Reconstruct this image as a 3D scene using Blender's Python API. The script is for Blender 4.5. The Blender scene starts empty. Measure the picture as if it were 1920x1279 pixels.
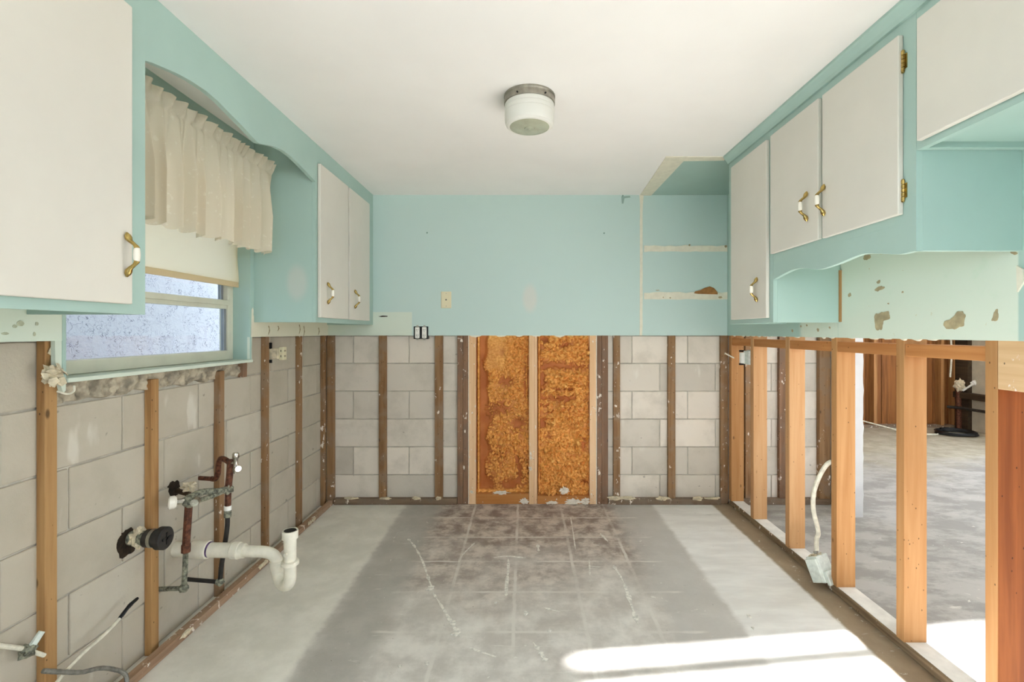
import bpy, math, random
import numpy as np
from mathutils import Vector, Matrix, noise

scene = bpy.context.scene
C = scene.collection
R = random.Random(11)

# ------------------------------------------------------------------ camera, world, sun, exposure
CAM_H = 1.247          # eye height (m); the drywall is cut off 4 ft above the slab
cam_d = bpy.data.cameras.new('camera')
cam_d.sensor_width = 36.0
cam_d.lens = 36.0 * 896.0 / 1920.0
cam_d.shift_x = -23.0 / 1920.0
cam_d.shift_y = -17.5 / 1920.0
cam_d.clip_start = 0.02
cam = bpy.data.objects.new('camera', cam_d)
cam.location = (0, 0, CAM_H)
cam.rotation_euler = (math.radians(90), 0, 0)
C.objects.link(cam)
scene.camera = cam

world = bpy.data.worlds.new('sky')
scene.world = world
world.use_nodes = True
wn = world.node_tree.nodes
wn['Background'].inputs[0].default_value = (0.78, 0.90, 1.06, 1)
wn['Background'].inputs[1].default_value = 5.0

SUN_EL, SUN_AZ = math.atan(0.5), math.radians(0)
sun_d = bpy.data.lights.new('sun', 'SUN')
sun_d.energy = 45.0
sun_d.angle = math.radians(0.55)
sun_d.color = (0.97, 0.98, 1.0)
sun = bpy.data.objects.new('sun', sun_d)
sdir = Vector((math.sin(SUN_AZ) * math.cos(SUN_EL), math.cos(SUN_AZ) * math.cos(SUN_EL), -math.sin(SUN_EL)))
sun.rotation_euler = sdir.to_track_quat('-Z', 'Y').to_euler()
sun.location = (-2, -8, 6)
C.objects.link(sun)

vs = scene.view_settings
vs.view_transform = 'Standard'
vs.look = 'None'
vs.gamma = 1.0
vs.use_curve_mapping = False
vs.exposure = 0.73
scene.cycles.max_bounces = 14
scene.cycles.diffuse_bounces = 9
scene.cycles.transparent_max_bounces = 12
scene.cycles.sample_clamp_indirect = 30.0


# ------------------------------------------------------------------ node helpers
def lin(c):
    o = []
    for v in c[:3]:
        v /= 255.0
        o.append(v / 12.92 if v <= 0.04045 else ((v + 0.055) / 1.055) ** 2.4)
    return (o[0], o[1], o[2], 1.0)


class G:
    """small shader-graph builder"""
    def __init__(s, name):
        s.m = bpy.data.materials.new(name)
        s.m.use_nodes = True
        s.t = s.m.node_tree
        s.b = s.t.nodes['Principled BSDF']
        s.out = s.t.nodes['Material Output']
        s._oc = None

    def put(s, sock, v):
        if v is None:
            return
        if isinstance(v, bpy.types.NodeSocket):
            s.t.links.new(v, sock)
        else:
            if hasattr(sock.default_value, '__len__') and not hasattr(v, '__len__'):
                v = [v] * len(sock.default_value)
            sock.default_value = v

    def node(s, typ):
        return s.t.nodes.new(typ)

    def oc(s):
        if s._oc is None:
            s._oc = s.node('ShaderNodeTexCoord').outputs['Object']
        return s._oc

    def rand(s):
        return s.node('ShaderNodeObjectInfo').outputs['Random']

    def math(s, op, a, b=None, c=None, clamp=False):
        n = s.node('ShaderNodeMath')
        n.operation = op
        n.use_clamp = clamp
        s.put(n.inputs[0], a); s.put(n.inputs[1], b); s.put(n.inputs[2], c)
        return n.outputs[0]

    def vmath(s, op, a, b=None):
        n = s.node('ShaderNodeVectorMath')
        n.operation = op
        s.put(n.inputs[0], a); s.put(n.inputs[1], b)
        return n.outputs[0]

    def sep(s, v=None):
        n = s.node('ShaderNodeSeparateXYZ')
        s.put(n.inputs[0], v if v is not None else s.oc())
        return n.outputs[0], n.outputs[1], n.outputs[2]

    def scaled(s, sc, off=None):
        v = s.vmath('MULTIPLY', s.oc(), sc)
        if off is not None:
            cb = s.node('ShaderNodeCombineXYZ')
            k = s.math('MULTIPLY', off, 37.0)
            for i in range(3):
                s.put(cb.inputs[i], k)
            v = s.vmath('ADD', v, cb.outputs[0])
        return v

    def noise(s, scale, detail=4.0, rough=0.55, vec=None, dist=0.0):
        n = s.node('ShaderNodeTexNoise')
        s.put(n.inputs['Vector'], vec if vec is not None else s.oc())
        n.inputs['Scale'].default_value = scale
        n.inputs['Detail'].default_value = detail
        n.inputs['Roughness'].default_value = rough
        n.inputs['Distortion'].default_value = dist
        return n.outputs['Fac']

    def voro(s, scale, vec=None):
        n = s.node('ShaderNodeTexVoronoi')
        s.put(n.inputs['Vector'], vec if vec is not None else s.oc())
        n.inputs['Scale'].default_value = scale
        return n.outputs['Distance']

    def ss(s, a, b, x, lo=0.0, hi=1.0):
        n = s.node('ShaderNodeMapRange')
        n.interpolation_type = 'SMOOTHSTEP'
        s.put(n.inputs['Value'], x)
        n.inputs['From Min'].default_value = a
        n.inputs['From Max'].default_value = b
        n.inputs['To Min'].default_value = lo
        n.inputs['To Max'].default_value = hi
        return n.outputs[0]

    def mix(s, f, a, b, mode='MIX'):
        n = s.node('ShaderNodeMix')
        n.data_type = 'RGBA'
        n.blend_type = mode
        s.put(n.inputs[0], f)
        s.put(n.inputs[6], a)
        s.put(n.inputs[7], b)
        return n.outputs[2]

    def bump(s, h, strength=0.3, dist=0.01):
        n = s.node('ShaderNodeBump')
        n.inputs['Strength'].default_value = strength
        n.inputs['Distance'].default_value = dist
        s.put(n.inputs['Height'], h)
        s.put(s.b.inputs['Normal'], n.outputs[0])

    def fin(s, col, rough=0.6, metal=0.0, spec=0.3):
        s.put(s.b.inputs['Base Color'], col)
        s.put(s.b.inputs['Roughness'], rough)
        s.put(s.b.inputs['Metallic'], metal)
        s.put(s.b.inputs['Specular IOR Level'], spec)
        return s.m

    def boxmask(s, x, a, b, w=0.004):
        return s.math('MULTIPLY', s.ss(a - w, a + w, x), s.ss(b - w, b + w, x, 1.0, 0.0))

    def ellipse(s, x, y, cx, cy, rx, ry, soft=0.5):
        dx = s.math('DIVIDE', s.math('SUBTRACT', x, cx), rx)
        dy = s.math('DIVIDE', s.math('SUBTRACT', y, cy), ry)
        d = s.math('SQRT', s.math('ADD', s.math('MULTIPLY', dx, dx), s.math('MULTIPLY', dy, dy)))
        return s.ss(1.0 - soft, 1.0 + soft * 0.3, d, 1.0, 0.0)


def flat(name, rgb, rough=0.55, metal=0.0, var=0.04, scale=9.0, bump=0.0, spec=0.3, bscale=60.0):
    g = G(name)
    a = lin(rgb)
    d = lin([max(0, c * (1 - var * 1.6)) for c in rgb])
    col = g.mix(g.ss(0.3, 0.7, g.noise(scale, 5)), d, a)
    if bump:
        g.bump(g.noise(bscale, 3), bump, 0.004)
    return g.fin(col, rough, metal, spec)


def wood(name, light, dark, axis=2, rough=0.7, spk=0.0, knots=True, grey=None):
    """sawn timber: grain along `axis`, knots, nail holes, optional plaster specks"""
    g = G(name)
    rnd = g.rand()
    sc = [26.0, 26.0, 26.0]; sc[axis] = 1.3
    v = g.scaled(sc, rnd)
    n1 = g.noise(1.0, 5, 0.6, v, 0.6)
    n2 = g.noise(3.0, 3, 0.5, v)
    f = g.ss(0.32, 0.68, g.math('ADD', g.math('MULTIPLY', n1, 0.75), g.math('MULTIPLY', n2, 0.25)))
    col = g.mix(f, lin(dark), lin(light))
    # board to board difference
    col = g.mix(g.math('MULTIPLY', rnd, 0.28), col, lin([c * 0.78 for c in light]))
    if grey:
        col = g.mix(g.ss(0.45, 0.65, g.noise(2.2, 4, 0.6, g.scaled((3, 3, 3), rnd))), col, lin(grey))
    if knots:
        ks = [9.0, 9.0, 9.0]; ks[axis] = 4.2
        d = g.voro(1.0, g.scaled(ks, rnd))
        k = g.ss(0.03, 0.085, d, 0.8, 0.0)
        col = g.mix(k, col, lin([c * 0.42 for c in dark]))
        d2 = g.voro(1.0, g.scaled((34.0, 34.0, 22.0), rnd))
        col = g.mix(g.ss(0.05, 0.10, d2, 0.8, 0.0), col, lin([c * 0.35 for c in dark]))
    if spk:
        sp = g.noise(38.0, 3, 0.6, g.scaled((1, 1, 0.6), rnd))
        big = g.noise(3.5, 2, 0.5, g.scaled((1, 1, 1), rnd))
        m = g.ss(0.66 - 0.1 * spk, 0.72 - 0.1 * spk, g.math('ADD', sp, g.math('MULTIPLY', g.math('SUBTRACT', big, 0.5), 0.35)))
        col = g.mix(m, col, lin((225, 214, 200)))
    g.bump(n1, 0.25, 0.002)
    return g.fin(col, rough, 0.0, 0.25)


# ------------------------------------------------------------------ materials
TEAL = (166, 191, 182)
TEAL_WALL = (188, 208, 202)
MINT = (207, 216, 201)
CREAM = (214, 209, 198)
M = {}
M['ceiling'] = flat('ceiling_paint', (238, 235, 231), 0.85, var=0.012, scale=2.0)
M['teal'] = flat('teal_paint', TEAL, 0.55, var=0.02, scale=2.5, bump=0.05)
M['mint'] = flat('bare_wallboard', MINT, 0.8, var=0.03, scale=6)
M['cream'] = flat('cream_paint', CREAM, 0.5, var=0.015, scale=3, bump=0.03)
M['bare'] = flat('bare_plaster_strip', (226, 221, 202), 0.85, var=0.03, scale=22, bump=0.2)
M['torn'] = flat('torn_brown_paper', (186, 170, 134), 0.9, var=0.12, scale=26)
M['faint'] = flat('faint_glue_mark', (190, 194, 168), 0.9, var=0.1, scale=30)
M['smear'] = flat('white_plaster_smear', (232, 222, 206), 0.9, var=0.05, scale=40)
M['streak'] = flat('dried_plaster', (236, 232, 222), 0.95, var=0.12, scale=60)
M['board'] = flat('foam_backing', (176, 104, 52), 0.8, var=0.1)
M['torn_dark'] = flat('torn_fibreboard', (170, 120, 70), 0.9, var=0.12, scale=30)
M['brass'] = flat('brass', (206, 178, 108), 0.25, 1.0, var=0.15, scale=60)
M['chrome'] = flat('chrome', (214, 210, 200), 0.22, 1.0, var=0.15, scale=60)
M['steel'] = flat('brushed_nickel', (176, 172, 160), 0.35, 1.0, var=0.08, scale=40)
M['galv'] = flat('galvanised_metal', (214, 220, 210), 0.5, 0.0, var=0.06, scale=50)
M['ceramic'] = flat('white_ceramic', (236, 230, 216), 0.25, var=0.01)
M['pvc'] = flat('white_pvc', (232, 226, 208), 0.4, var=0.04, scale=25)
M['purple'] = flat('purple_primer', (110, 84, 128), 0.5, var=0.2, scale=60)
M['rubber'] = flat('black_rubber', (52, 48, 44), 0.6, var=0.2, scale=40)
M['blackp'] = flat('black_plastic', (24, 24, 24), 0.5, var=0.2)
M['rust'] = flat('rusted_copper', (122, 76, 56), 0.6, 0.3, var=0.3, scale=70, bump=0.3)
M['verdi'] = flat('corroded_brass', (158, 158, 138), 0.6, 0.3, var=0.35, scale=80, bump=0.4)
M['almond'] = flat('almond_plastic', (222, 212, 178), 0.4, var=0.01)
M['whitep'] = flat('white_plastic', (236, 234, 226), 0.45, var=0.03, scale=50)
M['plaster'] = flat('plaster_lump', (226, 212, 182), 0.9, var=0.12, scale=40, bump=0.3)
M['mortar'] = flat('mortar', (190, 184, 170), 0.95, var=0.10, scale=14, bump=0.4)
M['rubble'] = flat('rough_mortar', (188, 176, 154), 0.95, var=0.22, scale=24, bump=0.7, bscale=40)
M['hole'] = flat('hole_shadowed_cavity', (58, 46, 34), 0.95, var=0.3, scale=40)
M['alu'] = flat('beige_window_frame', (206, 206, 188), 0.45, var=0.03)
M['aluin'] = flat('aluminium_track', (150, 156, 162), 0.4, 0.4, var=0.05)
M['cable'] = flat('white_cable', (226, 220, 200), 0.5, var=0.08, scale=40)
M['flex'] = flat('flexible_conduit', (150, 148, 140), 0.4, 0.5, var=0.15, scale=60)
M['tape'] = flat('black_tape', (28, 28, 30), 0.5, var=0.2)
M['white_wall'] = flat('white_wallboard_edge', (200, 199, 199), 0.8, var=0.02)
M['far_grey'] = flat('grey_plaster', (196, 186, 164), 0.9, var=0.05)
M['dark_wood'] = wood('dark_ledge_wood', (78, 62, 44), (48, 36, 26), 1)

M['old_z'] = wood('old_furring_wood', (158, 124, 88), (122, 88, 56), 2, spk=0.1, grey=(138, 114, 90))
M['old_orange'] = wood('old_orange_wood', (180, 140, 92), (144, 102, 60), 2, spk=0.0)
M['dark_z'] = wood('dark_furring_wood', (148, 114, 88), (106, 78, 58), 2, spk=0.12, grey=(122, 98, 80))
M['plate_y'] = wood('old_plate_wood_lengthwise', (172, 142, 116), (134, 104, 80), 1, spk=0.2, grey=(154, 130, 108))
M['plate_x'] = wood('old_plate_wood_crosswise', (142, 120, 98), (104, 84, 66), 0, spk=0.35, grey=(124, 108, 92))
M['pine_z'] = wood('new_pine', (182, 136, 88), (164, 115, 68), 2)
M['pine_x'] = wood('new_pine_crosswise', (200, 140, 80), (174, 112, 56), 0, spk=0.2)
M['pine_y'] = wood('new_pine_lengthwise', (194, 136, 82), (170, 108, 58), 1)
M['pine_pale'] = wood('pale_pine', (198, 155, 111), (182, 134, 88), 2)
M['pine_infill'] = wood('pale_infill_pine', (232, 196, 156), (216, 174, 130), 2, spk=0.05)
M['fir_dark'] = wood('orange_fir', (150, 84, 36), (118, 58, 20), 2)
M['header'] = wood('dusty_header_wood', (216, 182, 140), (200, 162, 118), 1, spk=0.02)
M['dusty_plate'] = wood('dusty_sill_plate', (150, 128, 100), (104, 84, 62), 1, spk=0.2)
M['brown_board'] = wood('brown_sheathing', (150, 96, 48), (104, 62, 28), 2, knots=False)
M['brown_stud'] = wood('brown_stud', (176, 128, 80), (132, 88, 48), 2)


def block_mat(name, a, b, stain):
    g = G(name)
    rnd = g.rand()
    v = g.scaled((1, 1, 1), rnd)
    c = g.mix(rnd, lin(a), lin(b))
    c = g.mix(g.math('MULTIPLY', g.ss(0.42, 0.75, g.noise(5, 5, 0.6, v)), 0.55), c, lin(stain))
    sm = g.ss(0.66, 0.74, g.noise(9, 3, 0.5, g.scaled((1, 1, 0.35), rnd)))
    c = g.mix(g.math('MULTIPLY', sm, 0.45), c, lin((224, 220, 208)))
    c = g.mix(g.ss(0.72, 0.78, g.noise(26, 2, 0.5, v), 0, 0.5), c, lin((110, 104, 94)))
    g.bump(g.noise(90, 4, 0.7, v), 0.35, 0.003)
    return g.fin(c, 0.95, 0, 0.15)


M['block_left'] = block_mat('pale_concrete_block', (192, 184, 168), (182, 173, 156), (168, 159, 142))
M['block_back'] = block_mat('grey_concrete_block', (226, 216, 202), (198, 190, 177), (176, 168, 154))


def drywall_mat(name, kind):
    g = G(name)
    x, y, z = g.sep()
    wob = g.math('MULTIPLY', g.math('SUBTRACT', g.noise(22, 4), 0.5), 0.03)
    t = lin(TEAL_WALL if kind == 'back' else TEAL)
    mint = g.mix(g.ss(0.55, 0.75, g.noise(7, 5, 0.65)), lin(MINT), lin((200, 214, 196)))
    mint = g.mix(g.ss(0.70, 0.73, g.noise(24, 3), 0, 0.7), mint, lin((196, 186, 150)))
    if kind == 'left':
        mk = g.ss(1.325, 1.335, g.math('ADD', z, wob), 1.0, 0.0)
        wht = g.math('MULTIPLY', g.ss(2.46, 2.47, y), mk)
        mint = g.mix(wht, mint, lin((218, 214, 192)))
    elif kind == 'back':
        mk = g.math('MULTIPLY', g.ss(-0.812, -0.806, x, 1, 0), g.ss(1.385, 1.392, z, 1, 0))
        t = g.mix(g.math('MULTIPLY', g.ellipse(x, z, 0.04, 1.486, 0.06, 0.115), 0.55), t, lin((214, 206, 196)))
    else:
        a = g.math('MULTIPLY', g.boxmask(y, 1.414, 2.225), g.ss(1.60, 1.62, z, 1, 0))
        b = g.math('MULTIPLY', g.boxmask(g.math('ADD', y, wob), 2.22, 2.53, 0.02), g.ss(1.30, 1.31, z, 1, 0))
        mk = g.math('MAXIMUM', a, b)
    g.bump(g.noise(50, 3), 0.06, 0.003)
    return g.fin(g.mix(mk, t, mint), 0.65, 0, 0.25)


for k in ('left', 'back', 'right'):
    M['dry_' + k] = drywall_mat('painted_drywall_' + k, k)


def endpanel_mat():
    g = G('teal_paint_with_bare_spot')
    x, y, z = g.sep()
    e = g.math('MULTIPLY', g.ellipse(x, z, -1.188, 1.503, 0.062, 0.105), 0.4)
    return g.fin(g.mix(e, lin(TEAL), lin((206, 198, 188))), 0.55, 0, 0.3)


M['teal_spot'] = endpanel_mat()


def floor_mat():
    g = G('stained_concrete_slab')
    x, y, z = g.sep()
    nb = g.noise(1.6, 5, 0.6)
    nm = g.noise(6.0, 6, 0.65)
    nf = g.noise(34.0, 5, 0.7)
    ns = g.noise(5.0, 5, 0.6, g.vmath('MULTIPLY', g.oc(), (0.7, 2.6, 1)))
    wob = g.math('MULTIPLY', g.math('SUBTRACT', g.noise(14, 4), 0.5), 0.05)
    xw = g.math('ADD', x, wob)
    # left bare strip / right bare strip / brown strip by the sill plate
    base = g.mix(g.ss(0.35, 0.7, nm), lin((214, 210, 199)), lin((230, 226, 216)))
    rightc = g.mix(g.ss(0.35, 0.7, ns), lin((218, 215, 210)), lin((232, 230, 225)))
    base = g.mix(g.ss(0.5, 0.52, x), base, rightc)
    # dark central zone with old adhesive
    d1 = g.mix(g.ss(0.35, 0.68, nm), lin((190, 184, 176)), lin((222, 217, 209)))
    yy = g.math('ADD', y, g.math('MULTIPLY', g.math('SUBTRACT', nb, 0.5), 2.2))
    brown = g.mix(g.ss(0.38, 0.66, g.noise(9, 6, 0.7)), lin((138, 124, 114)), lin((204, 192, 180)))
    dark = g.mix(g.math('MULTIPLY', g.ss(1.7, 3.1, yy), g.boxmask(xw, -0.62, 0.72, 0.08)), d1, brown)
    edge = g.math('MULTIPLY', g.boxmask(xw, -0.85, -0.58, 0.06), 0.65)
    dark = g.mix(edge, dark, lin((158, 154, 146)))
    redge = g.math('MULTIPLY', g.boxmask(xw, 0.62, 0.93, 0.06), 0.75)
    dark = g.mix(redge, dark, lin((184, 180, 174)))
    # 12 inch tile ghost grid
    def lines(c, off, w):
        f = g.math('FRACT', g.math('DIVIDE', g.math('ADD', c, off), 0.3048))
        d = g.math('ABSOLUTE', g.math('SUBTRACT', f, 0.5))
        return g.ss(0.5 - w, 0.5 - w * 0.4, d)
    wx = g.math('ADD', x, g.math('MULTIPLY', wob, 0.35))
    wy = g.math('ADD', y, g.math('MULTIPLY', wob, 0.35))
    gl = g.math('MAXIMUM', lines(wx, 10.0 * 0.3048 + 0.045, 0.036), lines(wy, 10.0 * 0.3048 + 0.15, 0.034))
    gl = g.math('MULTIPLY', gl, g.ss(0.38, 0.60, g.noise(3.2, 4), 0.15, 0.85))
    dark = g.mix(g.math('MULTIPLY', gl, g.boxmask(x, -0.62, 0.75, 0.03)), dark, lin((214, 209, 200)))
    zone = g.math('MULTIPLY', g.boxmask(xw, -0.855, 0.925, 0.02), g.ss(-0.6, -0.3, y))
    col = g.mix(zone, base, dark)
    strip = g.boxmask(g.math('ADD', x, g.math('MULTIPLY', wob, 0.5)), 1.352, 1.50, 0.012)
    col = g.mix(strip, col, g.mix(g.ss(0.3, 0.7, nm), lin((140, 122, 100)), lin((160, 143, 120))))
    # next room
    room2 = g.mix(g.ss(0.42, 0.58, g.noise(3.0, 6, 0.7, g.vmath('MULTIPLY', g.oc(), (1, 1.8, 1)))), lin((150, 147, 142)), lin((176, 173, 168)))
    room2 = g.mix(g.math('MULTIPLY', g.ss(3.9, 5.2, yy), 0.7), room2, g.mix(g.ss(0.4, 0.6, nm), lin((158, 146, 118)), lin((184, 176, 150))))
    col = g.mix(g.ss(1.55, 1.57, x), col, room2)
    col = g.mix(g.ss(0.63, 0.70, g.noise(7, 5, 0.7, g.vmath('MULTIPLY', g.oc(), (0.5, 3.2, 1)), 0.8), 0, 0.55), col, lin((222, 219, 210)))
    col = g.mix(g.ss(0.64, 0.72, g.noise(6, 6, 0.75, g.vmath('MULTIPLY', g.oc(), (1.0, 1.6, 1)), 1.0), 0, 0.45), col, lin((120, 110, 102)))
    # plaster spatter and pits
    col = g.mix(g.ss(0.655, 0.70, g.noise(17, 5, 0.66, None, 1.8), 0, 0.7), col, lin((226, 224, 214)))
    col = g.mix(g.ss(0.72, 0.76, g.noise(46, 3, 0.6), 0, 0.6), col, lin((92, 86, 80)))
    g.bump(g.math('ADD', nm, g.math('MULTIPLY', nf, 0.5)), 0.22, 0.006)
    return g.fin(col, g.ss(0.3, 0.7, nm, 0.55, 0.8), 0, 0.3)


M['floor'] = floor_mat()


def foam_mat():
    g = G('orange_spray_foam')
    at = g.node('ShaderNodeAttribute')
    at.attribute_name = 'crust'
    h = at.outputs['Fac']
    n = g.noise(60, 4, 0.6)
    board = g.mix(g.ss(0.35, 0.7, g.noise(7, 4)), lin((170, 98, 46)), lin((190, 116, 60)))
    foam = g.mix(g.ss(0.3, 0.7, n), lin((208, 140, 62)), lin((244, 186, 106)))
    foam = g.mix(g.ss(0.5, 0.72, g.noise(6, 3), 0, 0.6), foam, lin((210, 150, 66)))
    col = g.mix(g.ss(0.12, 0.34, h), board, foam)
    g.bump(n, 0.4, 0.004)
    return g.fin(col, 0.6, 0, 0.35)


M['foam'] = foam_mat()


def stucco_mat():
    g = G('white_stucco')
    n = g.noise(24, 2, 0.45, None, 1.0)
    w = g.math('ABSOLUTE', g.math('SUBTRACT', n, 0.5))
    ln = g.ss(0.006, 0.022, w, 1, 0)
    ln = g.math('MULTIPLY', ln, g.ss(0.40, 0.52, g.noise(9, 2)))
    col = g.mix(g.math('MULTIPLY', ln, 0.75), lin((170, 170, 176)), lin((92, 94, 106)))
    g.bump(g.math('SUBTRACT', g.noise(30, 4), ln), 0.5, 0.01)
    return g.fin(col, 0.9, 0, 0.2)


M['stucco'] = stucco_mat()


def glass_mat():
    g = G('window_glass')
    tr = g.node('ShaderNodeBsdfTransparent')
    tr.inputs[0].default_value = (0.93, 0.96, 0.97, 1)
    gl = g.node('ShaderNodeBsdfGlossy')
    gl.inputs['Roughness'].default_value = 0.03
    mx = g.node('ShaderNodeMixShader')
    mx.inputs[0].default_value = 0.06
    g.t.links.new(tr.outputs[0], mx.inputs[1])
    g.t.links.new(gl.outputs[0], mx.inputs[2])
    g.t.links.new(mx.outputs[0], g.out.inputs[0])
    return g.m


def cloth_mat(name, rgb, trans, sheer=0.0, weave=False):
    g = G(name)
    c = lin(rgb)
    col = c
    if weave:
        e = g.ss(0.62, 0.70, g.noise(55, 2))
        col = g.mix(g.math('MULTIPLY', e, 0.35), c, lin((250, 246, 232)))
    df = g.node('ShaderNodeBsdfDiffuse'); g.put(df.inputs[0], col)
    tl = g.node('ShaderNodeBsdfTranslucent'); g.put(tl.inputs[0], col)
    m1 = g.node('ShaderNodeMixShader'); m1.inputs[0].default_value = trans
    g.t.links.new(df.outputs[0], m1.inputs[1]); g.t.links.new(tl.outputs[0], m1.inputs[2])
    last = m1
    if sheer:
        tr = g.node('ShaderNodeBsdfTransparent')
        m2 = g.node('ShaderNodeMixShader'); m2.inputs[0].default_value = sheer
        g.t.links.new(m1.outputs[0], m2.inputs[1]); g.t.links.new(tr.outputs[0], m2.inputs[2])
        last = m2
    g.t.links.new(last.outputs[0], g.out.inputs[0])
    return g.m


M['glass'] = glass_mat()
M['curtain'] = cloth_mat('cream_lace', (230, 220, 200), 0.4, 0.08, True)
M['shade'] = cloth_mat('cream_vinyl_shade', (250, 240, 212), 0.6)
M['hem'] = cloth_mat('beige_hem', (222, 204, 166), 0.25)
M['opal'] = cloth_mat('opal_glass', (240, 238, 230), 0.3)
M['lens'] = flat('grey_glass_lens', (172, 174, 152), 0.2, var=0.05, scale=20, bump=0.2)


# ------------------------------------------------------------------ mesh helpers
class MB:
    def __init__(s):
        s.v, s.f, s.m, s.sm = [], [], [], []

    def face(s, idx, m=0, smooth=False):
        s.f.append(tuple(idx)); s.m.append(m); s.sm.append(smooth)

    def box(s, x0, x1, y0, y1, z0, z1, m=0):
        b = len(s.v)
        x0, x1 = min(x0, x1), max(x0, x1); y0, y1 = min(y0, y1), max(y0, y1); z0, z1 = min(z0, z1), max(z0, z1)
        s.v += [(x0, y0, z0), (x1, y0, z0), (x1, y1, z0), (x0, y1, z0), (x0, y0, z1), (x1, y0, z1), (x1, y1, z1), (x0, y1, z1)]
        for q in ((0, 3, 2, 1), (4, 5, 6, 7), (0, 1, 5, 4), (1, 2, 6, 5), (2, 3, 7, 6), (3, 0, 4, 7)):
            s.face([b + i for i in q], m)
        return s

    def prism(s, poly, axis, a0, a1, m=0):
        """polygon in the two other axes (in x,y,z order) extruded along axis"""
        b = len(s.v); n = len(poly)
        for a in (a0, a1):
            for (p, q) in poly:
                s.v.append((a, p, q) if axis == 0 else (p, a, q) if axis == 1 else (p, q, a))
        area = sum(poly[i][0] * poly[(i + 1) % n][1] - poly[(i + 1) % n][0] * poly[i][1] for i in range(n))
        flip = (area > 0) == ((a1 > a0) if axis != 1 else (a1 < a0))
        lo = list(range(b, b + n)); hi = list(range(b + n, b + 2 * n))
        s.face(lo[::-1] if flip else lo, m); s.face(hi if flip else hi[::-1], m)
        for i in range(n):
            j = (i + 1) % n
            q = [lo[i], lo[j], hi[j], hi[i]]
            s.face(q if flip else q[::-1], m)
        return s

    def tube(s, pts, r, n=12, m=0, cap=True):
        pts = [Vector(p) for p in pts]
        k = len(pts)
        rs = r if isinstance(r, (list, tuple)) else [r] * k
        t0 = (pts[1] - pts[0]).normalized()
        up = Vector((0, 0, 1)) if abs(t0.z) < 0.9 else Vector((1, 0, 0))
        nrm = (up - t0 * up.dot(t0)).normalized()
        rings = []
        for i in range(k):
            if i == 0: t = t0
            elif i == k - 1: t = (pts[i] - pts[i - 1]).normalized()
            else:
                t = (pts[i + 1] - pts[i]).normalized() + (pts[i] - pts[i - 1]).normalized()
                t = t.normalized() if t.length > 1e-6 else (pts[i + 1] - pts[i]).normalized()
            nrm = (nrm - t * nrm.dot(t))
            nrm = nrm.normalized() if nrm.length > 1e-6 else t.orthogonal().normalized()
            bn = t.cross(nrm)
            b = len(s.v)
            for j in range(n):
                a = 2 * math.pi * j / n
                s.v.append(tuple(pts[i] + (nrm * math.cos(a) + bn * math.sin(a)) * rs[i]))
            rings.append(b)
        for i in range(k - 1):
            for j in range(n):
                jj = (j + 1) % n
                s.face([rings[i] + j, rings[i] + jj, rings[i + 1] + jj, rings[i + 1] + j], m, True)
        if cap:
            s.face([rings[0] + j for j in range(n)][::-1], m)
            s.face([rings[-1] + j for j in range(n)], m)
        return s

    def blob(s, c, r, seed=0, amp=0.35, freq=1.6, m=0, seg=14, rings=9, smooth=False):
        c = Vector(c); b = len(s.v)
        rr = (r, r, r) if not isinstance(r, (tuple, list)) else r
        off = Vector((seed * 3.17, seed * 1.31, seed * 2.7))
        for i in range(rings + 1):
            th = math.pi * i / rings
            for j in range(seg):
                ph = 2 * math.pi * j / seg
                d = Vector((math.sin(th) * math.cos(ph), math.sin(th) * math.sin(ph), math.cos(th)))
                k = 1 + amp * noise.noise(d * freq + off) * 2
                s.v.append((c.x + d.x * rr[0] * k, c.y + d.y * rr[1] * k, c.z + d.z * rr[2] * k))
        for i in range(rings):
            for j in range(seg):
                jj = (j + 1) % seg
                s.face([b + i * seg + j, b + (i + 1) * seg + j, b + (i + 1) * seg + jj, b + i * seg + jj], m, smooth)
        return s

    def xf(s, mat, start=0):
        for i in range(start, len(s.v)):
            s.v[i] = tuple(mat @ Vector(s.v[i]))
        return s


WLOC = {}


def wl(o):
    return WLOC.get(o.name, Vector((0, 0, 0))) if o else Vector((0, 0, 0))


def make(name, mb, mats, parent=None, loc=None, bevel=0.0, seg=2, sharp=35):
    if not isinstance(mats, (list, tuple)):
        mats = [mats]
    if loc is None:
        xs = [v[0] for v in mb.v]; ys = [v[1] for v in mb.v]; zs = [v[2] for v in mb.v]
        loc = ((min(xs) + max(xs)) / 2, (min(ys) + max(ys)) / 2, min(zs))
    loc = Vector(loc)
    me = bpy.data.meshes.new(name)
    me.from_pydata([(v[0] - loc.x, v[1] - loc.y, v[2] - loc.z) for v in mb.v], [], mb.f)
    for mm in mats:
        me.materials.append(M[mm] if isinstance(mm, str) else mm)
    me.polygons.foreach_set('material_index', mb.m)
    me.polygons.foreach_set('use_smooth', mb.sm)
    me.update()
    if any(mb.sm):
        me.set_sharp_from_angle(angle=math.radians(sharp))
    o = bpy.data.objects.new(name, me)
    C.objects.link(o)
    WLOC[o.name] = loc
    if parent:
        o.parent = parent
    o.location = loc - wl(parent)
    if bevel:
        bv = o.modifiers.new('edge', 'BEVEL')
        bv.width = bevel; bv.segments = seg; bv.limit_method = 'ANGLE'
    return o


def clone(src, parent, loc, name=None, scale=None):
    o = src.copy()
    if name: o.name = name
    C.objects.link(o)
    o.parent = parent
    WLOC[o.name] = Vector(loc)
    o.location = Vector(loc) - wl(parent)
    if scale: o.scale = scale
    return o


def tag(o, label=None, cat=None, group=None, kind=None):
    if label: o['label'] = label
    if cat: o['category'] = cat
    if group: o['group'] = group
    if kind: o['kind'] = kind
    return o


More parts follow.
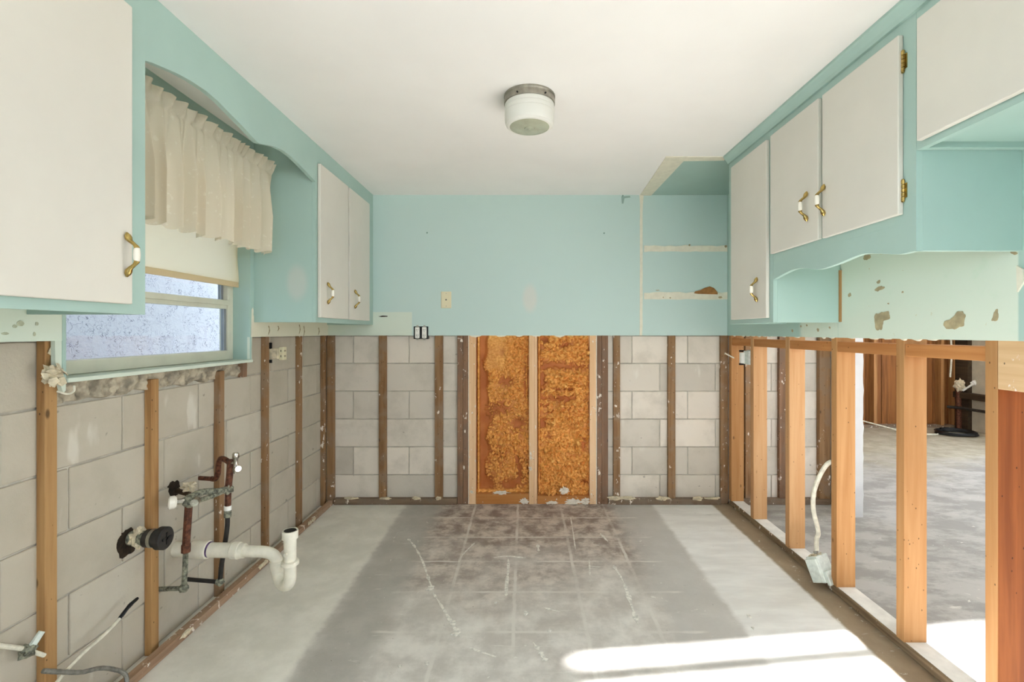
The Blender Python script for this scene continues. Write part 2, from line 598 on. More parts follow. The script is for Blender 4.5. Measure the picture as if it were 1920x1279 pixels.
def thing(name, label, cat, loc, group=None, kind=None):
    o = bpy.data.objects.new(name, None)
    o.empty_display_size = 0.05
    C.objects.link(o)
    o.location = loc
    WLOC[o.name] = Vector(loc)
    return tag(o, label, cat, group, kind)


def struct(name, mb, mats, label, cat, loc=(0, 0, 0), bevel=0.0):
    return tag(make(name, mb, mats, None, loc, bevel), label, cat, None, 'structure')


def rough(poly, amp=0.12, n=5, seed=0):
    """closed smooth outline with a ragged edge"""
    k = len(poly); out = []
    cx = sum(p[0] for p in poly) / k; cy = sum(p[1] for p in poly) / k
    sz = max(math.hypot(p[0] - cx, p[1] - cy) for p in poly)
    for i in range(k):
        a, b, c, d = (poly[(i + j) % k] for j in (-1, 0, 1, 2))
        for q in range(n):
            t = q / n
            e = [0.5 * (2 * b[m] + (c[m] - a[m]) * t + (2 * a[m] - 5 * b[m] + 4 * c[m] - d[m]) * t * t + (3 * b[m] - a[m] - 3 * c[m] + d[m]) * t ** 3) for m in (0, 1)]
            w = amp * sz * noise.noise(Vector((e[0] / sz * 3 + seed, e[1] / sz * 3, seed * 1.7)))
            r = math.hypot(e[0] - cx, e[1] - cy) or 1e-6
            out.append((e[0] + w * (e[0] - cx) / r, e[1] + w * (e[1] - cy) / r))
    return out


def smooth_path(pts, n=6):
    """Catmull-Rom through points"""
    P = [Vector(p) for p in pts]
    P = [P[0] * 2 - P[1]] + P + [P[-1] * 2 - P[-2]]
    out = []
    for i in range(1, len(P) - 2):
        for k in range(n):
            t = k / n
            a, b, c, d = P[i - 1], P[i], P[i + 1], P[i + 2]
            out.append(0.5 * ((2 * b) + (c - a) * t + (2 * a - 5 * b + 4 * c - d) * t * t + (3 * b - a - 3 * c + d) * t ** 3))
    out.append(P[-2])
    return out


# main planes (metres; camera at origin looking along +Y)
CEIL = 2.233
CUT = 1.219
BLK_L, FUR_L, DRY_L = -1.460, -1.432, -1.413
BLK_B, FUR_B, DRY_B = 3.485, 3.456, 3.443
STUD_R, DRY_R = 1.476, 1.462
FACE_L, FACE_R = -1.09, 1.15
DOOR_L, DOOR_R = -1.072, 1.132
WIN = (1.472, 2.463, 1.105, 2.02)
FILL_WIN = (-1.75, 0.35, 0.75, 2.08)   # added unseen side window that lets in fill daylight
REAR = (-2.275, 0.116)          # rear glazed wall: y = a + b x

# ================================================================== SETTING
rear = lambda x: REAR[0] + REAR[1] * x
mb = MB().prism([(-1.7, rear(-1.7) - 0.12), (5.8, rear(5.8) - 0.12), (5.8, 6.5), (-1.7, 6.5)], 2, -0.12, 0.0)
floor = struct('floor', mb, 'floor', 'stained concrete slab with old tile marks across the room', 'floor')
mb = MB().prism([(-1.7, rear(-1.7) - 0.12), (5.8, rear(5.8) - 0.12), (5.8, 6.5), (-1.7, 6.5)], 2, CEIL, CEIL + 0.12)
ceiling = struct('ceiling', mb, 'ceiling', 'flat white painted ceiling above the kitchen', 'ceiling')
# plaster streaks and glue patches left on the slab


def on_floor(px, py):
    Y = CAM_H * 896.0 / (py - 622.0)
    return ((px - 983.0) / 896.0 * Y, Y)


def streak(pts, w, seed):
    P = [Vector((p[0], p[1], 0)) for p in pts]
    L_, R_ = [], []
    P = smooth_path(P, 7)
    for i, p in enumerate(P):
        t = (P[min(i + 1, len(P) - 1)] - P[max(i - 1, 0)]).normalized()
        k = w * max(0.12, 0.5 + 1.1 * noise.noise(Vector((i * 0.55, seed * 3.3, 0)))) * (0.25 if i in (0, len(P) - 1) else 1)
        L_.append((p.x - t.y * k, p.y + t.x * k)); R_.append((p.x + t.y * k, p.y - t.x * k))
    return L_ + R_[::-1]


FSTR = [([(765, 1010), (778, 1026), (792, 1052), (803, 1084), (812, 1108)], 0.010), ([(812, 1112), (830, 1140), (845, 1165), (862, 1196)], 0.010),
        ([(925, 1046), (948, 1043), (985, 1046)], 0.010), ([(953, 1048), (953, 1068), (950, 1095), (949, 1118)], 0.013),
        ([(890, 1018), (868, 1040), (860, 1056)], 0.006), ([(1008, 1020), (1010, 1034)], 0.012), ([(1125, 1000), (1140, 1016)], 0.008),
        ([(1105, 1050), (1106, 1080)], 0.010), ([(1150, 1060), (1168, 1090), (1182, 1130), (1196, 1170)], 0.012), ([(1000, 1205), (1012, 1222), (1024, 1240)], 0.012),
        ([(1070, 970), (1074, 995), (1079, 1030)], 0.006), ([(880, 1215), (930, 1232)], 0.006), ([(1020, 1140), (1052, 1148)], 0.007)]
for i, (pp, w_) in enumerate(FSTR):
    make('plaster_streak', MB().prism(streak([on_floor(*q) for q in pp], w_, i), 2, -0.002, 0.0012), M['streak'], floor)
for i, (px, py, r_) in enumerate(((806, 1104, 0.022), (848, 1170, 0.014), (856, 1186, 0.02), (800, 1245, 0.009), (750, 1250, 0.008), (985, 1150, 0.012), (1405, 1157, 0.012), (1412, 1178, 0.008), (620, 1010, 0.008), (1030, 1183, 0.010), (930, 1130, 0.008))):
    x_, y_ = on_floor(px, py)
    poly = rough([(x_ + r_ * math.cos(2 * math.pi * k / 7) * R.uniform(0.5, 1.2), y_ + r_ * math.sin(2 * math.pi * k / 7) * R.uniform(0.6, 1.5)) for k in range(7)], 0.3, 3, i)
    make('plaster_chip', MB().prism(poly, 2, -0.002, 0.003), M['streak'], floor)
# footprint of the removed corner cabinet
make('teal_paint_patch', MB().box(0.90, DRY_R, 2.735, DRY_B, CEIL - 0.0015, CEIL + 0.01), 'teal', ceiling)
make('bare_strip', MB().prism([(0.797, 2.685), (0.918, 2.685), (0.915, DRY_B), (0.835, DRY_B)], 2, CEIL - 0.005, CEIL + 0.01), 'bare', ceiling)
make('bare_strip', MB().prism([(0.918, 2.687), (1.145, 2.687), (1.145, 2.742), (0.918, 2.752)], 2, CEIL - 0.0045, CEIL + 0.01), 'bare', ceiling)

g = MB().box(-30, 30, -30, 30, -0.4, -0.16)
g0 = G('pale_paving')
gm = g0.fin(g0.mix(g0.noise(2.0, 5), lin((196, 192, 180)), lin((212, 208, 198))), 0.9, 0, 0.2)
struct('ground', g, gm, 'pale paved ground outside the house', 'ground')

# ---- left block wall
y0w, y1w = rear(-1.5) - 0.1, 3.72
mb = MB()
core = BLK_L - 0.005
for a in ((y0w, FILL_WIN[0], 0, CEIL), (FILL_WIN[0], FILL_WIN[1], 0, FILL_WIN[2]), (FILL_WIN[0], FILL_WIN[1], FILL_WIN[3], CEIL), (FILL_WIN[1], WIN[0] - 0.012, 0, CEIL), (WIN[1] + 0.012, y1w, 0, CEIL), (WIN[0] - 0.012, WIN[1] + 0.012, 0, WIN[2] - 0.02), (WIN[0] - 0.012, WIN[1] + 0.012, WIN[3] + 0.012, CEIL)):
    mb.box(core - 0.09, core, a[0], a[1], a[2], a[3])
wall_left = struct('wall_left', mb, 'mortar', 'bare concrete block wall under the window', 'wall')


def blocks(parent, along, fixed, sgn, spans, mat, seedoff=0.0, zmax=CUT, top=None):
    """individual blocks on a wall; along 0 = runs in X (back wall), 1 = runs in Y (left wall)"""
    L, Hh, J, T = 0.4064, 0.2032, 0.0065, 0.05
    cache = {}
    for row in range(6):
        z0 = row * Hh + J / 2; z1 = (row + 1) * Hh - J / 2
        z1 = min(z1, zmax + 0.03)
        off = (row % 2) * L / 2 + seedoff
        for (a, b) in (top if (top and row == 5) else spans):
            k = math.floor((a - off) / L)
            while off + k * L < b - 1e-4:
                p0 = max(a, off + k * L + J / 2); p1 = min(b, off + (k + 1) * L - J / 2)
                k += 1
                if p1 - p0 < 0.03: continue
                w = round(p1 - p0, 3); h = round(z1 - z0, 3)
                proud = R.uniform(-0.0015, 0.002)
                f = fixed + sgn * proud
                key = (w, h)
                if along == 1: loc = (f, (p0 + p1) / 2, z0)
                else: loc = ((p0 + p1) / 2, f, z0)
                if key in cache:
                    clone(cache[key], parent, loc, 'concrete_block')
                else:
                    m = MB()
                    if along == 1: m.box(loc[0] - sgn * T, loc[0], p0, p1, z0, z1)
                    else: m.box(p0, p1, loc[1] - sgn * T, loc[1], z0, z1)
                    cache[key] = make('concrete_block', m, mat, parent, loc, 0.0025, 1)


blocks(wall_left, 1, BLK_L, 1, [(0.36, 3.478)], 'block_left', 0.11, CUT, [(0.36, WIN[0] - 0.035), (WIN[1] + 0.035, 3.478)])
# the course under the window is cut lower: rubble band of broken mortar
mb = MB()
nA, nB = 150, 16
for j in range(nB + 1):
    for i in range(nA + 1):
        yy = WIN[0] - 0.035 + (WIN[1] - WIN[0] + 0.07) * i / nA
        zb = 1.020 + 0.014 * noise.noise(Vector((i * 0.11, 9.1, 0)))
        zz = zb + (1.095 - zb) * j / nB
        p_ = Vector((yy * 26, 1.7, zz * 26))
        t = 0.006 + 0.012 * noise.noise(p_) + 0.008 * noise.noise(p_ * 2.7) + 0.010 * (j / nB)
        if j in (0, nB): t = -0.012
        mb.v.append((BLK_L + t, yy, zz))
for j in range(nB):
    for i in range(nA):
        q = j * (nA + 1) + i
        mb.face((q, q + 1, q + nA + 2, q + nA + 1), 0, True)
make('broken_mortar', mb, 'rubble', wall_left)
# furring strips on the left wall
FUR = [(1.06, CUT), (1.466, CUT), (1.873, 1.063), (2.283, 1.061), (2.684, CUT), (3.084, CUT), (3.456, CUT)]
for (ye, zt) in FUR:
    m = MB().box(BLK_L + 0.001, FUR_L, ye - 0.038, ye, 0.0, zt)
    make('furring_strip', m, 'old_orange' if ye < 2.2 else 'old_z', wall_left, bevel=0.0015, seg=1)
make('furring_strip', MB().box(BLK_L + 0.001, FUR_L, 2.43, 2.468, 1.015, 1.092), 'dark_z', wall_left)
m = MB().prism([(-1.408, 0.3), (-1.366, 0.3), (-1.372, 1.7), (-1.376, 3.435), (-1.410, 3.435)], 2, 0.0, 0.034)
make('bottom_plate', m, 'plate_y', wall_left, bevel=0.003, seg=1)
for i in range(9):
    yy = R.uniform(0.9, 3.3)
    make('plaster_smear', MB().blob((-1.367, yy, 0.028), (0.006, R.uniform(0.012, 0.035), 0.01), i), 'plaster', wall_left)
# left drywall (above the 4 ft cut)
mb = MB()
for a in ((FILL_WIN[1], WIN[0], CUT, CEIL), (WIN[1], DRY_B + 0.01, CUT, CEIL), (WIN[0], WIN[1], WIN[3], CEIL)):
    mb.box(DRY_L - 0.0185, DRY_L, a[0], a[1], a[2], a[3])
for a in ((y0w, FILL_WIN[0], 0, CEIL), (FILL_WIN[0], FILL_WIN[1], 0, FILL_WIN[2]), (FILL_WIN[0], FILL_WIN[1], FILL_WIN[3], CEIL)):
    mb.box(DRY_L - 0.0185, DRY_L, a[0], a[1], a[2], a[3])
make('drywall', mb, 'dry_left', wall_left, (0, 0, 0))
# hanging torn strip left of the window and the narrow strip right of it
m = MB().prism([(1.440, CUT), (1.474, CUT), (1.474, 1.066), (1.466, 1.058), (1.456, 1.088), (1.445, 1.10), (1.441, 1.14)], 0, DRY_L - 0.014, DRY_L - 0.001)
make('drywall_remnant', m, 'mint', wall_left)
m = MB().prism([(2.461, CUT), (2.484, CUT), (2.479, 1.16), (2.482, 1.10), (2.461, 1.094)], 0, DRY_L - 0.014, DRY_L - 0.001)
make('drywall_remnant', m, 'mint', wall_left)
m = MB().prism([(2.47, 1.219), (2.484, 1.219), (2.487, 1.29), (2.492, 1.36), (2.484, 1.372), (2.474, 1.36)], 0, DRY_L - 0.004, DRY_L + 0.002)
make('torn_patch', m, 'bare', wall_left)
for (yy, zz, ry, rz) in ((1.340, 1.270, 0.010, 0.008), (1.325, 1.262, 0.006, 0.005), (1.30, 1.242, 0.009, 0.004), (1.385, 1.270, 0.005, 0.005), (1.378, 1.240, 0.004, 0.006)):
    poly = []
    for k in range(11):
        a = 2 * math.pi * k / 11
        q = 1 + 0.35 * noise.noise(Vector((math.cos(a) * 2 + yy * 9, math.sin(a) * 2, zz * 7)))
        poly.append((yy + ry * q * math.cos(a), zz + rz * q * math.sin(a)))
    make('torn_patch', MB().prism(poly, 0, DRY_L - 0.004, DRY_L + 0.001), 'faint', wall_left)
for (yy, zz, h) in ((2.64, 1.255, 0.05), (2.74, 1.265, 0.03), (3.0, 1.262, 0.06), (3.06, 1.25, 0.07), (3.28, 1.25, 0.05)):
    make('adhesive_drip', MB().tube(smooth_path([(DRY_L + 0.001, yy, zz + h / 2), (DRY_L + 0.003, yy + 0.006, zz), (DRY_L + 0.001, yy - 0.004, zz - h / 2)], 4), [0.0015, 0.003, 0.002, 0.0015, 0.003, 0.002, 0.002, 0.0015, 0.001], 6), 'torn', wall_left)

# ---- window
win = thing('window_1', 'single hung window with pale frame over the sink plumbing', 'window', (-1.51, (WIN[0] + WIN[1]) / 2, WIN[2]), None, 'structure')
FX0, FX1 = -1.545, -1.500
fw = 0.042
mb = MB()
mb.box(FX0, FX1, WIN[0], WIN[0] + fw, WIN[2], WIN[3]).box(FX0, FX1, WIN[1] - fw, WIN[1], WIN[2], WIN[3])
mb.box(FX0, FX1 + 0.004, WIN[0] + fw, WIN[1] - fw, WIN[2], WIN[2] + 0.047).box(FX0, FX1, WIN[0] + fw, WIN[1] - fw, WIN[3] - 0.04, WIN[3])
make('window_frame', mb, 'alu', win, bevel=0.003)
mb = MB()
mb.box(-1.535, -1.507, WIN[0] + 0.02, WIN[1] - fw + 0.001, 1.362, 1.402)
mb.box(-1.51, -1.498, WIN[0] + 0.02, WIN[1] - fw + 0.012, 1.380, 1.406)
make('meeting_rail', mb, 'alu', win, bevel=0.002)
for (za, zb, xx) in ((WIN[2] + 0.047, 1.362, -1.518), (1.402, WIN[3] - 0.04, -1.533)):
    mb = MB()
    mb.box(xx - 0.008, xx + 0.008, WIN[1] - fw - 0.018, WIN[1] - fw + 0.001, za, zb)
    mb.box(xx - 0.008, xx + 0.008, WIN[0] + fw - 0.001, WIN[0] + fw + 0.018, za, zb)
    make('sash_track', mb, 'aluin', win)
    make('pane', MB().box(xx - 0.002, xx + 0.002, WIN[0] + fw + 0.018, WIN[1] - fw - 0.018, za - 0.002, zb + 0.002), 'glass', win)
# reveal lining (painted) and sill board
mb = MB().box(FX1 - 0.002, DRY_L + 0.001, WIN[1] - 0.001, WIN[1] + 0.011, WIN[2] - 0.01, WIN[3])
make('reveal_lining', mb, 'teal', win)
make('reveal_lining', MB().box(FX1 - 0.002, DRY_L + 0.001, WIN[0] - 0.011, WIN[0] + 0.001, WIN[2] - 0.01, WIN[3]), 'teal', win)
make('reveal_lining', MB().box(FX1 - 0.002, DRY_L - 0.001, WIN[0], WIN[1], WIN[3] - 0.001, WIN[3] + 0.011), 'teal', win)
make('sill_board', MB().prism([(WIN[0] - 0.004, 0), (WIN[1] + 0.004, 0), (WIN[1] + 0.004, 1), (WIN[0] - 0.004, 1)], 0, 0, 1).xf(Matrix.Translation((-1.55, 0, 1.090)) @ Matrix.Diagonal((0.150, 1, 0.014, 1))), 'mint', win, bevel=0.002)

fill_win = thing('fill_window', 'wide unseen window added in the left wall for fill daylight', 'window', (-1.51, -0.7, FILL_WIN[2]), None, 'structure')  # not a known window: added to brighten the right side with sky light
mb = MB()
for yy in (FILL_WIN[0], (FILL_WIN[0] + FILL_WIN[1]) / 2 - 0.02, FILL_WIN[1] - 0.04):
    mb.box(-1.53, -1.49, yy, yy + 0.04, FILL_WIN[2], FILL_WIN[3])
mb.box(-1.53, -1.49, FILL_WIN[0], FILL_WIN[1], FILL_WIN[2], FILL_WIN[2] + 0.04).box(-1.53, -1.49, FILL_WIN[0], FILL_WIN[1], FILL_WIN[3] - 0.04, FILL_WIN[3])
make('window_frame', mb, 'alu', fill_win)
for ya, yb in ((FILL_WIN[0] + 0.04, (FILL_WIN[0] + FILL_WIN[1]) / 2 - 0.02), ((FILL_WIN[0] + FILL_WIN[1]) / 2 + 0.02, FILL_WIN[1] - 0.04)):
    make('pane', MB().box(-1.512, -1.508, ya, yb, FILL_WIN[2] + 0.04, FILL_WIN[3] - 0.04), 'glass', fill_win)

# neighbour's wall outside the window
mb = MB().box(-3.3, -3.05, 1.3, 7.5, -0.16, 3.6)
struct('wall_neighbour', mb, 'stucco', 'white textured stucco wall seen outside through the window', 'wall')

struct('passage_sun_block', MB().box(-3.05, -1.58, 0.92, 1.02, -0.16, 2.3), 'white_wall', 'tall pale unseen slab added to keep sun out of the passage', 'sun blocker')  # unseen slab added to stop sun reaching the outside passage
mb = MB().box(-2.62, -1.67, 0.9, 5.0, CEIL + 0.02, CEIL + 0.14)
struct('sky_block_slab', mb, 'white_wall', 'unseen slab added above the window outside to dim the stucco', 'sky blocker')  # overhead slab added to cut skylight on the stucco

# ---- back wall
mb = MB()
for a in ((-1.70, -0.488, 0, CEIL), (0.611, 2.24, 0, CEIL), (-0.488, 0.611, 1.95, CEIL)):
    mb.box(a[0], a[1], BLK_B + 0.005, BLK_B + 0.2, a[2], a[3])
wall_back = struct('wall_back', mb, 'mortar', 'grey concrete block back wall with teal drywall above', 'wall')
blocks(wall_back, 0, BLK_B, -1, [(-1.455, -0.485), (0.608, 2.22)], 'block_back', 0.175, CUT)
for (xa, xb, fr, mt) in ((-1.430, -1.377, FUR_B, 'old_z'), (-1.053, -0.999, FUR_B, 'old_z'), (-0.648, -0.590, FUR_B, 'old_z'),
                         (-0.484, -0.444, FUR_B - 0.004, 'dark_z'), (-0.443, -0.405, FUR_B - 0.006, 'dark_z'),
                         (0.526, 0.560, FUR_B - 0.006, 'dark_z'), (0.561, 0.606, FUR_B - 0.002, 'dark_z'),
                         (0.645, 0.694, FUR_B, 'old_z'), (1.041, 1.094, FUR_B, 'old_z'), (1.421, 1.474, FUR_B, 'old_z'),
                         (1.60, 1.652, FUR_B, 'old_z'), (1.845, 1.90, FUR_B, 'dark_z'), (2.13, 2.21, FUR_B - 0.01, 'old_z')):
    make('furring_strip', MB().box(xa, xb, fr, BLK_B + (0.004 if mt == 'dark_z' else -0.001), 0.0, CUT + 0.006), mt, wall_back, bevel=0.002, seg=1)
for (xa, xb) in ((-1.372, -0.486), (0.609, 1.418), (1.57, 2.2)):
    make('bottom_plate', MB().box(xa, xb, FUR_B - 0.018, BLK_B - 0.002, 0.0, 0.042), 'plate_x', wall_back, bevel=0.003, seg=1)
for i, xx in enumerate((-1.0, -0.62, -1.25, -0.78, 0.75, 1.0, 1.25, 1.36, 0.66)):
    make('plaster_smear', MB().blob((xx, FUR_B - 0.012, 0.046), (R.uniform(0.02, 0.06), 0.014, R.uniform(0.007, 0.016)), i + 40), 'plaster', wall_back)
mb = MB().box(DRY_L, 2.24, DRY_B, FUR_B - 0.0005, CUT, CEIL)
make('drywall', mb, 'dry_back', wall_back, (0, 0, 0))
# ragged lower edge over the foam, bare strips where shelves stood
for i, (xa, xb) in enumerate(((-0.40, -0.30), (-0.21, -0.12), (0.05, 0.13), (0.21, 0.30), (-0.07, 0.0))):
    make('torn_edge', MB().prism([(xa, CUT + 0.004), (xa + 0.02, CUT - 0.008), ((xa + xb) / 2, CUT - 0.014 + 0.004 * (i % 3)), (xb - 0.02, CUT - 0.006), (xb, CUT + 0.004)], 1, DRY_B + 0.001, FUR_B - 0.002), 'bare', wall_back)
poly = [(0.830, CUT), (0.848, CUT)] + [(0.852 + 0.004 * noise.noise(Vector((k * 0.9, 0, 0))), CUT + (CEIL - CUT) * k / 14) for k in range(1, 14)] + [(0.860, CEIL), (0.829, CEIL)] + [(0.833 + 0.005 * noise.noise(Vector((k * 1.3, 5, 0))), CUT + (CEIL - CUT) * k / 14) for k in range(13, 0, -1)]
make('bare_strip', MB().prism(poly, 1, DRY_B - 0.003, DRY_B + 0.002), 'bare', wall_back)
for (za, zb) in ((1.823, 1.866), (1.479, 1.530)):
    n = 16
    poly = [(0.862 + 0.60 * k / n, za + 0.006 * noise.noise(Vector((k * 0.8, za * 9, 0)))) for k in range(n + 1)] + [(0.862 + 0.60 * k / n, zb + 0.012 * noise.noise(Vector((k * 0.7, zb * 9, 3)))) for k in range(n, -1, -1)]
    make('shelf_ghost_strip', MB().prism(poly, 1, DRY_B - 0.004, DRY_B + 0.002), 'bare', wall_back)
make('torn_patch', MB().prism([(1.222, 1.523), (1.25, 1.519), (1.32, 1.517), (1.392, 1.515), (1.390, 1.532), (1.365, 1.561), (1.335, 1.573), (1.30, 1.563), (1.268, 1.546), (1.23, 1.537)], 1, DRY_B - 0.0055, DRY_B), 'torn_dark', wall_back)
for (xa, za, w, h) in ((1.41, 1.494, 0.03, 0.016), (0.96, 1.545, 0.03, 0.006), (1.05, 1.49, 0.012, 0.012), (1.19, 1.87, 0.012, 0.014), (1.45, 1.86, 0.02, 0.02), (1.0, 1.494, 0.008, 0.01)):
    make('torn_patch', MB().prism([(xa - w / 2, za), (xa - w * 0.1, za - h / 2), (xa + w / 2, za - h * 0.2), (xa + w * 0.3, za + h / 2), (xa - w * 0.3, za + h * 0.4)], 1, DRY_B - 0.0058, DRY_B), 'torn', wall_back)
make('torn_patch', MB().prism([(0.70, 2.222), (0.76, 2.226), (0.765, 2.214), (0.722, 2.208), (0.714, 2.17), (0.703, 2.17)], 1, DRY_B - 0.002, DRY_B), flat('grey_smudge', (148, 172, 162)), wall_back)
make('scratch', MB().prism([(-1.052, 1.357), (-1.02, 1.363), (-0.985, 1.361), (-0.985, 1.355), (-1.03, 1.353)], 1, DRY_B - 0.001, DRY_B), 'hole', wall_back)
for (xx, zz) in ((-0.70, 1.960), (0.575, 1.957), (0.71, 2.226)):
    make('nail_hole', MB().blob((xx, DRY_B, zz), 0.006, 3, 0.2, seg=8, rings=5), flat('nail_hole_grey', (120, 150, 140)), wall_back)

# ---- right stud wall with drywall over the cut
mb = MB().box(DRY_R, STUD_R - 0.001, 0.3, DRY_B - 0.001, CUT, CEIL)
wall_right = struct('wall_right', mb, 'dry_right', 'open pine stud wall with painted drywall above', 'wall')
SX0, SX1 = STUD_R, STUD_R + 0.089
for i, ya in enumerate((1.857, 2.258, 2.662, 3.078, 3.405)):
    make('stud', MB().box(SX0, SX1, ya, ya + 0.04, 0.038, CEIL), 'pine_z' if i in (0, 1, 4) else 'pine_pale', wall_right, bevel=0.002)
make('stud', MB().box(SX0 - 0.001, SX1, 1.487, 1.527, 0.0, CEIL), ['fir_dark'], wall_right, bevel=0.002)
make('stud', MB().box(SX0 - 0.003, SX0 + 0.012, 1.488, 1.5275, 0.0, CUT + 0.004), 'pine_z', wall_right, bevel=0.0015)
prev = None
for ya, yb in ((1.53, 1.855), (1.899, 2.256), (2.30, 2.66), (2.704, 3.076), (3.12, 3.403)):
    make('blocking', MB().box(SX0 + 0.002, SX1, ya, yb, 1.152, 1.199), 'pine_y', wall_right, bevel=0.002)
make('bottom_plate', MB().box(SX0 + 0.002, SX1 + 0.002, 1.53, 3.45, 0.0, 0.037), ['dusty_plate'], wall_right, bevel=0.003, seg=1)
make('plate_dust_layer', MB().box(SX0 + 0.008, SX1 - 0.002, 1.532, 3.448, 0.0365, 0.0385), flat('plaster_dust', (228, 224, 216), 0.9, var=0.05, scale=14), wall_right)
make('header', MB().box(SX0 - 0.004, SX1, 0.62, 1.486, 1.068, CUT + 0.002), 'header', wall_right, bevel=0.002)
make('stud', MB().box(SX0, SX1, 0.58, 0.619, 0.0, CEIL), 'pine_z', wall_right, bevel=0.002)
for i in range(26):
    yy = 1.55 + 1.85 * i / 26
    if R.random() < 0.5: continue
    w_ = R.uniform(0.4, 1.0)
    make('torn_edge', MB().prism([(yy, CUT + 0.002), (yy + 0.018 * w_, CUT - 0.002 - 0.006 * R.random()), (yy + 0.04 * w_, CUT - 0.001 - 0.003 * R.random()), (yy + 0.06 * w_, CUT + 0.002)], 0, DRY_R + 0.002, STUD_R - 0.002), 'bare', wall_right)


def px_right(px, py, X=DRY_R):
    Y = X * 896.0 / (px - 983.0)
    return (Y, CAM_H - (py - 622.0) / 896.0 * Y)


tears = [[(1640, 592), (1653, 587), (1669, 588), (1668, 598), (1656, 603), (1654, 614), (1648, 620), (1642, 612), (1640, 603)],
         [(1772, 604), (1783, 597), (1795, 586), (1808, 585), (1810, 600), (1805, 611), (1790, 617), (1775, 617)],
         [(1861, 596), (1867, 581), (1871, 583), (1870, 601), (1862, 601)],
         [(1640, 544), (1648, 538), (1659, 537), (1656, 542), (1645, 546)],
         [(1644, 529), (1649, 525), (1651, 528), (1647, 532)],
         [(1620, 481), (1628, 477), (1632, 482), (1627, 487), (1621, 487)],
         [(1590, 553), (1594, 549), (1596, 554), (1592, 557)],
         [(1898, 471), (1908, 474), (1903, 478), (1895, 474)],
         [(1664, 569), (1667, 568), (1667, 571)], [(1691, 547), (1694, 546), (1694, 549), (1691, 549)]]
for t in tears:
    make('torn_patch', MB().prism(rough([px_right(*p) for p in t], 0.25, 5, len(t)), 0, DRY_R - 0.0012, DRY_R + 0.001), 'torn', wall_right)
make('torn_patch', MB().prism([px_right(*p) for p in ((1909, 498), (1921, 505), (1922, 530), (1910, 548))], 0, DRY_R - 0.006, DRY_R + 0.001), 'bare', wall_right)
for px in (1486, 1502, 1513, 1534, 1556):
    y, z = px_right(px, 611 + R.uniform(-3, 9))
    q = R.uniform(0.4, 1.0)
    make('torn_patch', MB().prism(rough([(y - 0.008 * q, z), (y - 0.002, z - 0.012 * q), (y + 0.010 * q, z - 0.002), (y + 0.003, z + 0.006 * q)], 0.4, 4, px), 0, DRY_R - 0.0012, DRY_R + 0.001), 'torn', wall_right)

# ---- next room: stub partition, far wall, side wall
mb = MB().box(2.235, 2.285, 3.225, 6.3, 0, CEIL)
wall_partition = struct('wall_partition', mb, 'white_wall', 'white wallboard partition edge beyond the stud wall', 'wall')
poly = [(2.222, 0.0)] + [(2.276, 0.0)]
n = 26
for k in range(n + 1):
    poly.append((2.276 + 0.008 * noise.noise(Vector((k * 0.8, 0, 7))), 0.002 + 1.3 * k / n))
poly += [(2.278, CEIL), (2.222, CEIL)]
make('wallboard_edge', MB().prism(poly, 1, 3.208, 3.226), 'white_wall', wall_partition)
mb = MB().box(2.285, 5.8, 6.30, 6.42, 0, CEIL)
wall_far = struct('wall_far', mb, 'brown_board', 'dark brown boarded wall at far end of the next room', 'wall')
xx = 2.30
while xx < 5.6:
    w = R.uniform(0.19, 0.26)
    make('sheathing_board', MB().box(xx, min(xx + w - 0.006, 5.62), 6.285, 6.301, 0.03, CEIL - 0.01), 'brown_board', wall_far, bevel=0.002, seg=1)
    xx += w
for xc in (3.35, 3.95, 4.56, 5.08, 5.43, 5.60):
    make('stud', MB().box(xc - 0.022, xc + 0.022, 6.20, 6.286, 0.03, CEIL - 0.005), 'brown_stud', wall_far, bevel=0.002)
make('bottom_plate', MB().box(2.30, 5.62, 6.20, 6.286, 0.0, 0.035), 'plate_x', wall_far, bevel=0.002)
mb = MB()
for a in ((rear(5.63), 2.2, 0, CEIL), (5.0, 6.42, 0, CEIL), (2.2, 5.0, 0, 0.3), (2.2, 5.0, 2.05, CEIL)):  # the gap in this wall is an added opening for extra daylight
    mb.box(5.64, 5.80, a[0], a[1], a[2], a[3])
wall_side = struct('wall_next_room_side', mb, 'far_grey', 'grey plaster side wall of the next room', 'wall')
make('dark_ledge', MB().box(5.55, 5.645, 4.3, 6.19, 0.40, 0.475), 'dark_wood', wall_side, bevel=0.004)
make('corner_post', MB().box(5.585, 5.641, 6.02, 6.195, 0.0, CEIL - 0.01), 'dark_wood', wall_side)

# ---- rear wall with wide glazed opening behind the camera (daylight and sun come through it)
rw = MB()
rw.box(-1.75, -1.30, -0.12, 0, 0, CEIL)
rw.box(5.45, 5.9, -0.12, 0, 0, CEIL)
rw.box(-1.30, 5.45, -0.12, 0, 2.10, CEIL)
rw.box(-1.30, 1.355, -0.12, 0, 0, 1.50)
rw.box(1.355, 1.60, -0.12, 0, 0, 2.10)
rw.box(1.60, 5.45, -0.12, 0, 0, 1.35)
rot = Matrix.Translation((0, REAR[0], 0)) @ Matrix.Rotation(math.atan(REAR[1]), 4, 'Z')
rw.xf(rot)
wall_rear = struct('wall_rear', rw, 'white_wall', 'rear wall with wide glazed opening behind the viewer', 'wall')
make('transom_bar', MB().box(-1.30, 1.355, -0.03, 0, 1.976, 2.016).xf(rot), 'alu', wall_rear)

# unseen block added in the yard: keeps sun off the left rear windows
struct('yard_sun_block', MB().box(-10.0, 0.20, -14.5, -12.0, -0.16, 8.6), 'white_wall', 'tall pale unseen block added behind the viewer to hold back the sun', 'house')

